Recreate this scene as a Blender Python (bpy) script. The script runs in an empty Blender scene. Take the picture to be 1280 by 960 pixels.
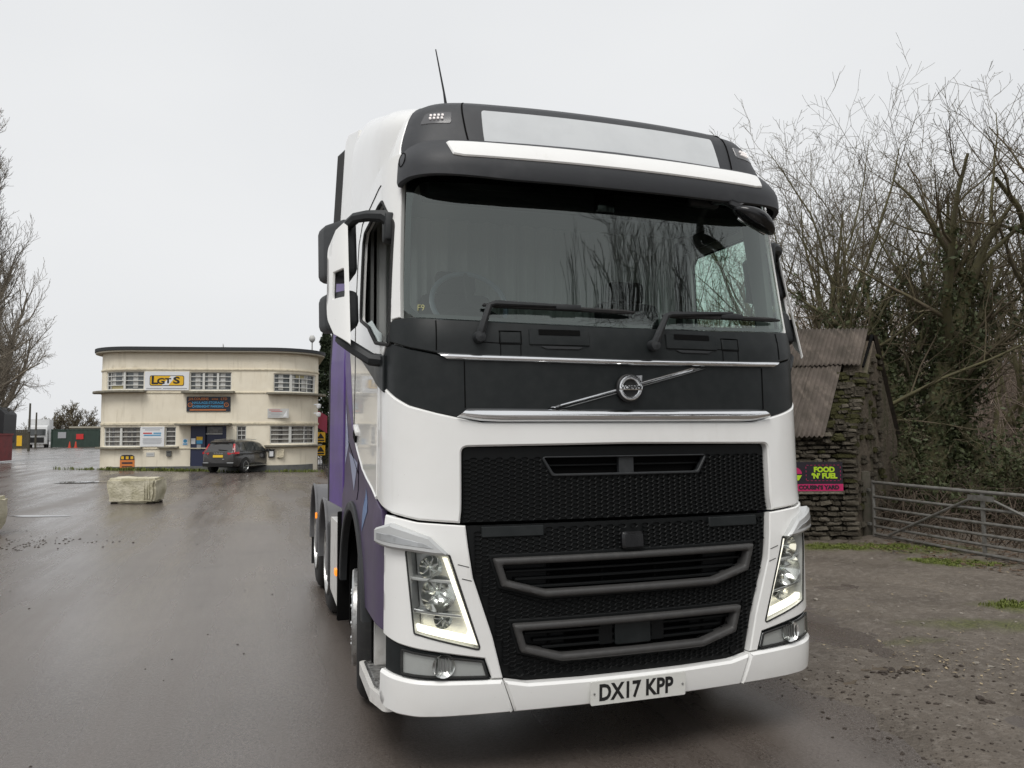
import bpy, bmesh, math, random
import numpy as np
from mathutils import Vector, Matrix
from mathutils.geometry import delaunay_2d_cdt

scene = bpy.context.scene
COL = scene.collection
R_ = math.radians

# ---------------------------------------------------------------- camera
CAM = (-1.7958, -3.5608, 1.6727)
YAW, PIT, ROL = R_(17.8545), R_(3.6991), R_(-0.3584)
fw = Vector((math.sin(YAW)*math.cos(PIT), math.cos(YAW)*math.cos(PIT), math.sin(PIT)))
rt = Vector((math.cos(YAW), -math.sin(YAW), 0)); up = rt.cross(fw)
rt2 = rt*math.cos(ROL)+up*math.sin(ROL); up2 = up*math.cos(ROL)-rt*math.sin(ROL)
cam_d = bpy.data.cameras.new('camera'); cam = bpy.data.objects.new('camera', cam_d); COL.objects.link(cam)
cam.matrix_world = Matrix(((rt2.x, up2.x, -fw.x, CAM[0]), (rt2.y, up2.y, -fw.y, CAM[1]), (rt2.z, up2.z, -fw.z, CAM[2]), (0, 0, 0, 1)))
cam_d.sensor_width = 36.0; cam_d.lens = 953.93/1280*36.0
cam_d.clip_start = 0.05; cam_d.clip_end = 3000
scene.camera = cam

# ---------------------------------------------------------------- sky, sun, exposure
SUN_EL, SUN_AZ = R_(56), R_(212)      # azimuth clockwise from +Y
w = bpy.data.worlds.new('World'); scene.world = w; w.use_nodes = True
nt = w.node_tree; nt.nodes.clear()
N = nt.nodes.new; LK = nt.links.new
sky = N('ShaderNodeTexSky'); sky.sky_type = 'NISHITA'; sky.sun_disc = False
sky.sun_elevation = SUN_EL; sky.sun_rotation = SUN_AZ; sky.dust_density = 6.0; sky.air_density = 1.0
hs = N('ShaderNodeHueSaturation'); hs.inputs['Saturation'].default_value = .25; LK(sky.outputs[0], hs.inputs['Color'])
tc = N('ShaderNodeTexCoord'); mp = N('ShaderNodeMapping'); mp.inputs['Scale'].default_value = (1, 1, 2.2)
LK(tc.outputs['Generated'], mp.inputs[0])
nz = N('ShaderNodeTexNoise'); nz.inputs['Scale'].default_value = 1.6; nz.inputs['Detail'].default_value = 4; nz.inputs['Roughness'].default_value = .45
LK(mp.outputs[0], nz.inputs['Vector'])
cr = N('ShaderNodeValToRGB'); cr.color_ramp.elements[0].position = .3; cr.color_ramp.elements[1].position = .75
cr.color_ramp.elements[0].color = (6.85, 6.98, 7.15, 1); cr.color_ramp.elements[1].color = (7.55, 7.65, 7.75, 1)
LK(nz.outputs['Fac'], cr.inputs[0])
mx = N('ShaderNodeMixRGB'); mx.inputs[0].default_value = .94; LK(hs.outputs[0], mx.inputs[1]); LK(cr.outputs[0], mx.inputs[2])
bg = N('ShaderNodeBackground'); bg.inputs[1].default_value = .1; LK(mx.outputs[0], bg.inputs[0])
wo = N('ShaderNodeOutputWorld'); LK(bg.outputs[0], wo.inputs[0])
sd = bpy.data.lights.new('sun', 'SUN'); sd.energy = 1.5; sd.angle = R_(28); sd.color = (1, .97, .93)
sun = bpy.data.objects.new('sun', sd); COL.objects.link(sun)
sdir = Vector((math.sin(SUN_AZ)*math.cos(SUN_EL), math.cos(SUN_AZ)*math.cos(SUN_EL), math.sin(SUN_EL)))
sun.rotation_euler = sdir.to_track_quat('Z', 'Y').to_euler()
vs = scene.view_settings; vs.view_transform = 'Standard'; vs.look = 'None'; vs.gamma = 1; vs.exposure = 0.22; vs.use_curve_mapping = False
scene.cycles.max_bounces = 8; scene.cycles.transparent_max_bounces = 24; scene.cycles.caustics_reflective = False; scene.cycles.caustics_refractive = False

# ---------------------------------------------------------------- materials
MT = {}
def pbr(name, col, rough=.5, metal=0., spec=.5, var=None, bump=None, coat=0., rvar=None, emit=None, speck=None, streak=None):
    """var=(scale, colour2, lo, hi), bump=(scale, distance), rvar=(scale, lo, hi), streak = (scale vector, colour2, lo, hi)"""
    m = bpy.data.materials.new(name); m.use_nodes = True; t = m.node_tree; b = t.nodes['Principled BSDF']
    def nn(k): return t.nodes.new(k)
    L = t.links.new
    b.inputs['Base Color'].default_value = (*col, 1); b.inputs['Roughness'].default_value = rough
    b.inputs['Metallic'].default_value = metal; b.inputs['Specular IOR Level'].default_value = spec
    b.inputs['Coat Weight'].default_value = coat; b.inputs['Coat Roughness'].default_value = .03
    tcn = nn('ShaderNodeTexCoord'); cs = None
    def noise(scale, det=5, vec=None):
        n = nn('ShaderNodeTexNoise'); n.inputs['Scale'].default_value = scale; n.inputs['Detail'].default_value = det
        n.inputs['Roughness'].default_value = .6
        L(vec if vec else tcn.outputs['Object'], n.inputs['Vector']); return n
    for k, a in ((0, var), (1, streak), (0, speck)):
        if not a: continue
        if k == 0: n = noise(a[0])
        else:
            mpn = nn('ShaderNodeMapping'); mpn.inputs['Scale'].default_value = a[0]; L(tcn.outputs['Object'], mpn.inputs[0]); n = noise(1, 6, mpn.outputs[0])
        r = nn('ShaderNodeMapRange'); r.inputs[1].default_value = a[2]; r.inputs[2].default_value = a[3]; L(n.outputs['Fac'], r.inputs[0])
        mxn = nn('ShaderNodeMixRGB'); L(r.outputs[0], mxn.inputs[0])
        if cs: L(cs, mxn.inputs[1])
        else: mxn.inputs[1].default_value = (*col, 1)
        mxn.inputs[2].default_value = (*a[1], 1); cs = mxn.outputs[0]
    if cs: L(cs, b.inputs['Base Color'])
    if rvar:
        n = noise(rvar[0], 4); r = nn('ShaderNodeMapRange'); r.inputs[1].default_value = .3; r.inputs[2].default_value = .7
        r.inputs[3].default_value = rvar[1]; r.inputs[4].default_value = rvar[2]; L(n.outputs['Fac'], r.inputs[0]); L(r.outputs[0], b.inputs['Roughness'])
    if bump:
        n = noise(bump[0], 6); bp = nn('ShaderNodeBump'); bp.inputs['Strength'].default_value = 1; bp.inputs['Distance'].default_value = bump[1]
        L(n.outputs['Fac'], bp.inputs['Height']); L(bp.outputs[0], b.inputs['Normal'])
    if emit: b.inputs['Emission Color'].default_value = (*emit[0], 1); b.inputs['Emission Strength'].default_value = emit[1]
    MT[name] = m; return m
def glassmat(name, tint, ior=1.5, rough=0., extra=None):
    m = bpy.data.materials.new(name); m.use_nodes = True; t = m.node_tree; t.nodes.clear()
    tr = t.nodes.new('ShaderNodeBsdfTransparent'); tr.inputs[0].default_value = (*tint, 1)
    gl = t.nodes.new('ShaderNodeBsdfGlossy'); gl.inputs['Roughness'].default_value = rough; gl.inputs[0].default_value = (.93, 1, .97, 1)
    fr = t.nodes.new('ShaderNodeFresnel'); ge = t.nodes.new('ShaderNodeNewGeometry'); mi = t.nodes.new('ShaderNodeMapRange')
    mi.inputs[3].default_value = ior; mi.inputs[4].default_value = 1/ior; t.links.new(ge.outputs['Backfacing'], mi.inputs[0]); t.links.new(mi.outputs[0], fr.inputs[0])
    mxs = t.nodes.new('ShaderNodeMixShader'); o = t.nodes.new('ShaderNodeOutputMaterial')
    t.links.new(fr.outputs[0], mxs.inputs[0]); t.links.new(tr.outputs[0], mxs.inputs[1]); t.links.new(gl.outputs[0], mxs.inputs[2]); t.links.new(mxs.outputs[0], o.inputs[0])
    MT[name] = m; return m

pbr('white_paint', (.86, .86, .84), .30, coat=.7, var=(2.3, (.81, .805, .78), .45, .8), streak=((9, 9, .8), (.70, .69, .645), .64, .88), speck=(120, (.34, .31, .27), .70, .78))
pbr('white_dirty', (.72, .71, .68), .42, coat=.1, var=(9, (.5, .48, .44), .52, .75))
pbr('purple_wrap', (.120, .068, .275), .45, spec=.3, coat=.05, var=(3, (.09, .058, .175), .4, .7))
pbr('purple_dark', (.070, .048, .108), .42, spec=.32, coat=.06, var=(5, (.055, .040, .082), .4, .7))
pbr('lavender_wrap', (.36, .40, .58), .35, coat=.2)
pbr('blue_wrap', (.10, .20, .42), .35, coat=.2)
pbr('black_satin', (.008, .0105, .011), .42, spec=.33, var=(14, (.014, .0165, .017), .4, .7), rvar=(6, .36, .5))
pbr('black_rough', (.018, .020, .022), .6, var=(30, (.03, .032, .034), .5, .8))
pbr('black_grain', (.030, .032, .036), .55, var=(8, (.045, .046, .05), .5, .75), bump=(420, .0006))
pbr('black_gloss', (.008, .008, .009), .12)
pbr('grille_black', (.0035, .0042, .0045), .5, spec=.22)
pbr('deep_black', (.004, .004, .004), .9, spec=.1)
pbr('frame_grey', (.044, .043, .042), .5, var=(25, (.062, .06, .057), .5, .8))
pbr('chrome', (.82, .83, .84), .06, metal=1.)
pbr('chrome_dull', (.55, .56, .56), .28, metal=1., var=(20, (.35, .35, .34), .5, .8))
pbr('reflector', (.80, .80, .78), .10, metal=1.)
pbr('lamp_grey', (.55, .56, .555), .3, metal=.35)
pbr('alu', (.55, .55, .54), .32, metal=1., var=(30, (.25, .24, .23), .5, .75), rvar=(40, .25, .5))
pbr('rubber', (.016, .016, .016), .75, var=(20, (.035, .032, .03), .5, .8))
pbr('fender_grey', (.12, .12, .125), .55, var=(8, (.17, .165, .16), .5, .8))
pbr('chassis', (.02, .02, .021), .7)
pbr('led', (.9, .88, .8), .4, emit=((1, .95, .80), 1.05))
pbr('led_small', (.7, .68, .66), .4, emit=((1, .93, .9), .45)); pbr('spot_glass', (.10, .10, .105), .15)
pbr('orange_lamp', (.8, .2, .01), .3, emit=((1, .30, .03), .8))
pbr('plate_white', (.72, .72, .68), .4, var=(30, (.55, .54, .5), .58, .8))
pbr('print_black', (.012, .012, .012), .5)
pbr('sign_panel', (.62, .64, .65), .25, coat=.3, var=(3, (.55, .57, .58), .4, .7))
pbr('curtain', (.42, .43, .42), .85, spec=.2)
pbr('cab_trim', (.20, .205, .20), .7, spec=.3)
pbr('cab_dark', (.014, .015, .016), .7, spec=.3)
pbr('wheel_leather_sheen', (.16, .19, .23), .3)  # bluish lift in the colour stands in for reflected light on the rim
glassmat('windscreen_glass', (.72, .82, .77), 1.98)
glassmat('side_glass', (.60, .74, .68), 1.5)
glassmat('frosted_glass', (.50, .56, .55), 1.9, .12)
glassmat('lamp_glass', (.93, .94, .93), 1.42)
pbr('mirror_glass', (.8, .82, .84), .02, metal=1.)

# ---------------------------------------------------------------- object helpers
def obj(name, verts, faces, mat, parent=None, smooth=True, angle=40):
    me = bpy.data.meshes.new(name); me.from_pydata([tuple(map(float, v)) for v in verts], [], [tuple(map(int, f)) for f in faces]); me.update()
    return mobj(name, me, mat, parent, smooth, angle)
def mobj(name, me, mat, parent=None, smooth=True, angle=40):
    if mat is not None: me.materials.append(MT[mat] if isinstance(mat, str) else mat)
    if smooth:
        me.polygons.foreach_set('use_smooth', [True]*len(me.polygons)); me.set_sharp_from_angle(angle=R_(angle))
    o = bpy.data.objects.new(name, me); COL.objects.link(o); o.parent = parent; return o
def tag(o, label, cat, group=None, kind=None):
    if label: o['label'] = label
    if cat: o['category'] = cat
    if group: o['group'] = group
    if kind: o['kind'] = kind
    return o
def thing(name, label, cat, loc=(0, 0, 0), rz=0., group=None):
    o = bpy.data.objects.new(name, None); COL.objects.link(o); o.location = loc; o.rotation_euler = (0, 0, rz); o.empty_display_size = .2
    return tag(o, label, cat, group)
def struct(o): o['kind'] = 'structure'; return o
def copy_tree(o, parent=None):
    c = o.copy(); COL.objects.link(c); c.parent = parent
    for ch in list(o.children): copy_tree(ch, c)
    return c
class MB:
    """mesh builder"""
    def __init__(s): s.v = []; s.f = []
    def add(s, v, f):
        k = len(s.v); s.v += [tuple(p) for p in v]; s.f += [tuple(i+k for i in q) for q in f]; return s
    def box(s, c, d, rot=None, bev=0.):
        hx, hy, hz = d[0]/2, d[1]/2, d[2]/2
        if bev <= 0:
            v = [(x, y, z) for x in (-hx, hx) for y in (-hy, hy) for z in (-hz, hz)]
            f = [(0, 1, 3, 2), (4, 6, 7, 5), (0, 4, 5, 1), (2, 3, 7, 6), (0, 2, 6, 4), (1, 5, 7, 3)]
        else:
            bm = bmesh.new(); bmesh.ops.create_cube(bm, size=1, matrix=Matrix.Diagonal((*d, 1)))
            bmesh.ops.bevel(bm, geom=bm.edges[:], offset=bev, segments=2, affect='EDGES', profile=.5)
            bm.verts.index_update(); v = [tuple(q.co) for q in bm.verts]; f = [tuple(q.index for q in p.verts) for p in bm.faces]; bm.free()
        M = (rot if rot is not None else Matrix.Identity(3))
        return s.add([tuple(M @ Vector(p)+Vector(c)) for p in v], f)
    def tube(s, pts, r, n=8, caps=True):
        pts = [Vector(p) for p in pts]; rr = r if hasattr(r, '__len__') else [r]*len(pts)
        rings = []; pn = None
        for i, p in enumerate(pts):
            t = (pts[min(i+1, len(pts)-1)]-pts[max(i-1, 0)]).normalized()
            if pn is None: a = t.orthogonal().normalized()
            else:
                a = pn-t*pn.dot(t); a = a.normalized() if a.length > 1e-6 else t.orthogonal().normalized()
            pn = a; b = t.cross(a)
            rings.append([p+(a*math.cos(2*math.pi*k/n)+b*math.sin(2*math.pi*k/n))*rr[i] for k in range(n)])
        v = [q for rg in rings for q in rg]; f = []
        for i in range(len(pts)-1):
            for k in range(n): f.append((i*n+k, i*n+(k+1) % n, (i+1)*n+(k+1) % n, (i+1)*n+k))
        if caps: f += [tuple(range(n))[::-1], tuple((len(pts)-1)*n+k for k in range(n))]
        return s.add(v, f)
    def prism(s, poly, d0, d1, axis='y'):
        """poly in the two other axes (x,z for y; y,z for x; x,y for z)"""
        def m(p, d): return (p[0], d, p[1]) if axis == 'y' else ((d, p[0], p[1]) if axis == 'x' else (p[0], p[1], d))
        n = len(poly); v = [m(p, d0) for p in poly]+[m(p, d1) for p in poly]
        f = [tuple(range(n)), tuple(range(n, 2*n))[::-1]]+[(i, i+n, (i+1) % n+n, (i+1) % n) for i in range(n)]
        return s.add(v, f)
    def lathe(s, prof, n=32, axis='x', c=(0, 0, 0), close=False):
        """prof [(r, a)] about axis"""
        v = []; m = len(prof)
        for k in range(n):
            a = 2*math.pi*k/n; cs, sn = math.cos(a), math.sin(a)
            for r, h in prof:
                p = (h, r*cs, r*sn) if axis == 'x' else ((r*cs, h, r*sn) if axis == 'y' else (r*cs, r*sn, h))
                v.append((p[0]+c[0], p[1]+c[1], p[2]+c[2]))
        f = []
        for k in range(n):
            for j in range(m-1 if not close else m): f.append((k*m+j, k*m+(j+1) % m, ((k+1) % n)*m+(j+1) % m, ((k+1) % n)*m+j))
        return s.add(v, f)
    def build(s, name, mat, parent=None, smooth=True, angle=40, fix=True):
        me = bpy.data.meshes.new(name); me.from_pydata(s.v, [], s.f); me.update()
        if fix:
            bm = bmesh.new(); bm.from_mesh(me); bmesh.ops.recalc_face_normals(bm, faces=bm.faces[:]); bm.to_mesh(me); bm.free()
        return mobj(name, me, mat, parent, smooth, angle)
FONT = None
def text(name, body, size, mat, parent, M, depth=.001, sx=1., bold=0., align='CENTER', shear=0., spacing=1.):
    cu = bpy.data.curves.new('t', 'FONT'); cu.body = body; cu.size = size; cu.align_x = align; cu.align_y = 'CENTER'; cu.extrude = depth; cu.offset = bold; cu.shear = shear
    cu.space_character = spacing; cu.resolution_u = 3
    o = bpy.data.objects.new('t', cu); COL.objects.link(o)
    dg = bpy.context.evaluated_depsgraph_get(); me = bpy.data.meshes.new_from_object(o.evaluated_get(dg))
    bpy.data.objects.remove(o); bpy.data.curves.remove(cu)
    me.transform(Matrix.Diagonal((sx, 1, 1, 1))); me.transform(M)
    me.materials.clear()
    return mobj(name, me, mat, parent, False)
def fitw(body, size): return size*.6*len(body)

def hermite(xs, ys, n=600):
    """monotone cubic table"""
    xs = np.array(xs, float); ys = np.array(ys, float); d = np.diff(ys)/np.diff(xs); m = np.zeros(len(xs)); m[0] = d[0]; m[-1] = d[-1]
    for i in range(1, len(xs)-1):
        m[i] = 0 if d[i-1]*d[i] <= 0 else 2*d[i-1]*d[i]/(d[i-1]+d[i])
    X = np.linspace(xs[0], xs[-1], n); k = np.clip(np.searchsorted(xs, X)-1, 0, len(xs)-2); h = xs[k+1]-xs[k]; t = (X-xs[k])/h
    Y = (2*t**3-3*t**2+1)*ys[k]+(t**3-2*t**2+t)*h*m[k]+(-2*t**3+3*t**2)*ys[k+1]+(t**3-t**2)*h*m[k+1]
    return X, Y
def catmull(P, n=10, closed=False):
    P = np.array(P, float)
    P = np.vstack([P[-1], P, P[0], P[1]]) if closed else np.vstack([2*P[0]-P[1], P, 2*P[-1]-P[-2]])
    out = []
    for i in range(1, len(P)-2):
        p0, p1, p2, p3 = P[i-1:i+3]; tj = lambda a, b: max(1e-6, np.linalg.norm(b-a)**.5)
        t0 = 0; t1 = tj(p0, p1); t2 = t1+tj(p1, p2); t3 = t2+tj(p2, p3)
        for t in np.linspace(t1, t2, n, endpoint=False):
            A1 = (t1-t)/(t1-t0)*p0+(t-t0)/(t1-t0)*p1; A2 = (t2-t)/(t2-t1)*p1+(t-t1)/(t2-t1)*p2; A3 = (t3-t)/(t3-t2)*p2+(t-t2)/(t3-t2)*p3
            B1 = (t2-t)/(t2-t0)*A1+(t-t0)/(t2-t0)*A2; B2 = (t3-t)/(t3-t1)*A2+(t-t1)/(t3-t1)*A3
            out.append((t2-t)/(t2-t1)*B1+(t-t1)/(t2-t1)*B2)
    if not closed: out.append(P[-2])
    return np.array(out)
def rpoly(pts, r=.01, n=5):
    """rounded polygon; a point may carry its own radius"""
    out = []; m = len(pts)
    for i in range(m):
        p = Vector(pts[i][:2]); a = Vector(pts[i-1][:2]); b = Vector(pts[(i+1) % m][:2]); ri = pts[i][2] if len(pts[i]) > 2 else r
        d1 = a-p; d2 = b-p
        if ri <= 0 or d1.length < 1e-6 or d2.length < 1e-6: out.append(tuple(p)); continue
        u1 = d1.normalized(); u2 = d2.normalized(); ang = u1.angle(u2, math.pi)
        if ang > 3.0: out.append(tuple(p)); continue
        t = min(ri/math.tan(ang/2), d1.length*.48, d2.length*.48)
        A = p+u1*t; B = p+u2*t
        for k in range(n+1):
            s = k/n; out.append(tuple(A*(1-s)**2+p*2*s*(1-s)+B*s*s))
    return out
def pip(poly, q):
    poly = np.asarray(poly); x, y = q[:, 0], q[:, 1]; ins = np.zeros(len(q), bool); j = len(poly)-1
    for i in range(len(poly)):
        xi, yi = poly[i]; xj, yj = poly[j]
        c = ((yi > y) != (yj > y)) & (x < (xj-xi)*(y-yi)/((yj-yi) if yj != yi else 1e-12)+xi); ins ^= c; j = i
    return ins
def area2(p): p = np.asarray(p); return np.sum(p[:, 0]*np.roll(p[:, 1], -1)-np.roll(p[:, 0], -1)*p[:, 1])
def densify(poly, step):
    out = []
    for i in range(len(poly)):
        a = np.array(poly[i][:2]); b = np.array(poly[(i+1) % len(poly)][:2]); n = max(1, int(math.ceil(np.linalg.norm(b-a)/step)))
        for k in range(n): out.append(a+(b-a)*k/n)
    o = [out[0]]
    for q in out[1:]:
        if np.linalg.norm(q-o[-1]) > 1e-4: o.append(q)
    if np.linalg.norm(o[0]-o[-1]) < 1e-4: o.pop()
    return np.array(o)
def inset(p, r):
    a = np.roll(p, 1, 0); b = np.roll(p, -1, 0)
    d1 = p-a; d2 = b-p; d1 /= np.linalg.norm(d1, axis=1)[:, None]+1e-12; d2 /= np.linalg.norm(d2, axis=1)[:, None]+1e-12
    n1 = np.stack([-d1[:, 1], d1[:, 0]], 1); n2 = np.stack([-d2[:, 1], d2[:, 0]], 1); n = n1+n2; l = np.linalg.norm(n, axis=1)[:, None]+1e-9
    n /= l; c = np.clip((n*n1).sum(1), .5, 1)[:, None]
    return p+n*r/c
def panel(name, outl, mat, parent, surf, off=0., thick=.015, r=.0025, step=.06, holes=(), angle=35, smoothn=0.):
    """skin cut from a surface surf(u, v) -> xyz along an outline in (u, v), with rolled rims"""
    loops = []
    for k, o in enumerate([outl, *holes]):
        p = densify(o, step*.7)
        if (area2(p) > 0) != (k == 0): p = p[::-1].copy()
        loops.append(p)
    ins = [inset(p, r) for p in loops] if thick > 0 else loops
    V = []; E = []; 
    for p in ins:
        k = len(V); V += [Vector(q) for q in p]; E += [(k+i, k+(i+1) % len(p)) for i in range(len(p))]
    lo = ins[0].min(0); hi = ins[0].max(0)
    gx, gy = np.meshgrid(np.arange(lo[0]+step*.5, hi[0], step), np.arange(lo[1]+step*.5, hi[1], step)); g = np.stack([gx.ravel(), gy.ravel()], 1)
    if len(g):
        ok = pip(ins[0], g)
        for h in ins[1:]: ok &= ~pip(h, g)
        g = g[ok]; B = np.vstack(ins)
        if len(g):
            dm = np.sqrt(((g[:, None, :]-B[None])**2).sum(2)).min(1); V += [Vector(q) for q in g[dm > step*.4]]
    ov, oe, of, mv, me_, mf = delaunay_2d_cdt(V, E, [], 0, 1e-6)
    P2 = np.array([tuple(q) for q in ov]); inv = {}
    for i, l in enumerate(mv):
        for q in l: inv[q] = i
    tri = np.array([f for f in of if len(f) == 3]); c = P2[tri].mean(1); ok = pip(ins[0], c)
    for h in ins[1:]: ok &= ~pip(h, c)
    tri = tri[ok]
    def place(uv, o):
        e = 1e-3; u, z = uv[:, 0], uv[:, 1]; p = surf(u, z); tu = surf(u+e, z)-surf(u-e, z); tz = surf(u, z+e)-surf(u, z-e)
        n = np.cross(tu, tz); n /= np.linalg.norm(n, axis=1)[:, None]+1e-12; return p+n*o
    vs_ = [place(P2, off)]; F = [tuple(t) for t in tri]; base = len(P2); k0 = 0
    if thick > 0:
        for p in loops:
            n = len(p); A = [inv[k0+i] for i in range(n)]
            vs_ += [place(p, off-r), place(p, off-thick)]; b1 = base; b2 = base+n
            for i in range(n):
                j = (i+1) % n
                if A[i] != A[j]: F.append((A[j], A[i], b1+i, b1+j))
                F.append((b1+j, b1+i, b2+i, b2+j))
            base += 2*n; k0 += n
    ob = obj(name, np.vstack(vs_), F, mat, parent, True, angle)
    if thick == 0 and smoothn:
        e = smoothn; u, z = P2[:, 0], P2[:, 1]; n = np.cross(surf(u+e, z)-surf(u-e, z), surf(u, z+e)-surf(u, z-e)); n /= np.linalg.norm(n, axis=1)[:, None]
        ob.data.normals_split_custom_set_from_vertices([tuple(q) for q in n])
    return ob
def mirror2(pts): return [(-p[0], *p[1:]) for p in pts][::-1]
# ================================================================= THE TRUCK (front faces -Y, driver's side at -X)
truck = thing('tractor_unit', 'large white and purple tractor unit with black grille, parked on the wet tarmac', 'truck')
PLAN = catmull([(0, 0), (.3, .006), (.6, .025), (.85, .051), (1.0, .078), (1.10, .117), (1.18, .19), (1.225, .29), (1.243, .42), (1.245, .6), (1.245, 1.0), (1.245, 3.2)], 12)
PLEN = np.r_[0, np.cumsum(np.linalg.norm(np.diff(PLAN, axis=0), axis=1))]
_y0 = hermite([.2, .27, .36, .5, 1.0, 1.3, 2.0, 2.15, 2.28, 3.15, 3.7], [.12, .05, .012, 0, 0, .02, .04, .05, .085, .235, .35])
_w = hermite([0, 1.0, 1.22, 1.32, 2.3, 3.2, 3.7], [1.008, 1.008, 1.006, .995, .99, .965, .92])
def Y0(z): return np.interp(z, *_y0)
def WZ(z): return np.interp(z, *_w)
def S(u, z):
    u = np.asarray(u, float); z = np.asarray(z, float)*np.ones_like(u); a = np.abs(u); s = np.where(u < 0, -1., 1.)
    return np.stack([s*np.interp(a, PLEN, PLAN[:, 0])*WZ(z), np.interp(a, PLEN, PLAN[:, 1])+Y0(z), z], -1)
def su(y, z): return float(np.interp(y-Y0(z), PLAN[:, 1], PLEN))
def side(pts, s): return [(s*su(p[0], p[1]), *p[1:]) for p in pts]
def both(half): return [tuple(p) for p in half]+mirror2(half)
def SP(u, z, off=0.):
    a = np.array([u]); zz = np.array([z]); p = S(a, zz); e = 1e-3
    n = np.cross(S(a+e, zz)-S(a-e, zz), S(a, zz+e)-S(a, zz-e)); n /= np.linalg.norm(n)
    return Vector((p+n*off)[0])
def line_on(name, pts, r, mat, parent, off=0., n=5, step=.05):
    q = []
    for i in range(len(pts)-1):
        a = np.array(pts[i]); b = np.array(pts[i+1]); k = max(1, int(np.linalg.norm(b-a)/step))
        q += [a+(b-a)*j/k for j in range(k)]
    q.append(np.array(pts[-1]))
    return MB().tube([SP(p[0], p[1], off) for p in q], r, n).build(name, mat, parent)
T = truck

# ---- white cab mask with the opening for the grille
top_h = [(.0, 1.727), (.60, 1.727), (.79, 1.728), (.90, 1.750), (1.014, 1.775), (1.158, 1.813), (1.25, 1.855), (1.37, 1.915), (1.515, 1.985)]
bot_h = [(1.515, 1.335), (1.40, 1.305), (1.28, 1.284), (1.20, 1.274), (1.10, 1.257), (.893, 1.240)]
right = top_h+bot_h+rpoly([(.893, 1.240, 0), (.893, 1.608, .035), (0, 1.616, 0)], .03)[1:-1]
mask = [(u, z) for u, z in right]+[(0, 1.616)]
full = mask[1:]+[(-u, z) for u, z in mask[::-1]][1:-1]+[(0, 1.727)]
panel('cab_front_panel', full, 'white_paint', T, S, 0, .06, .009, .045)

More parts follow.
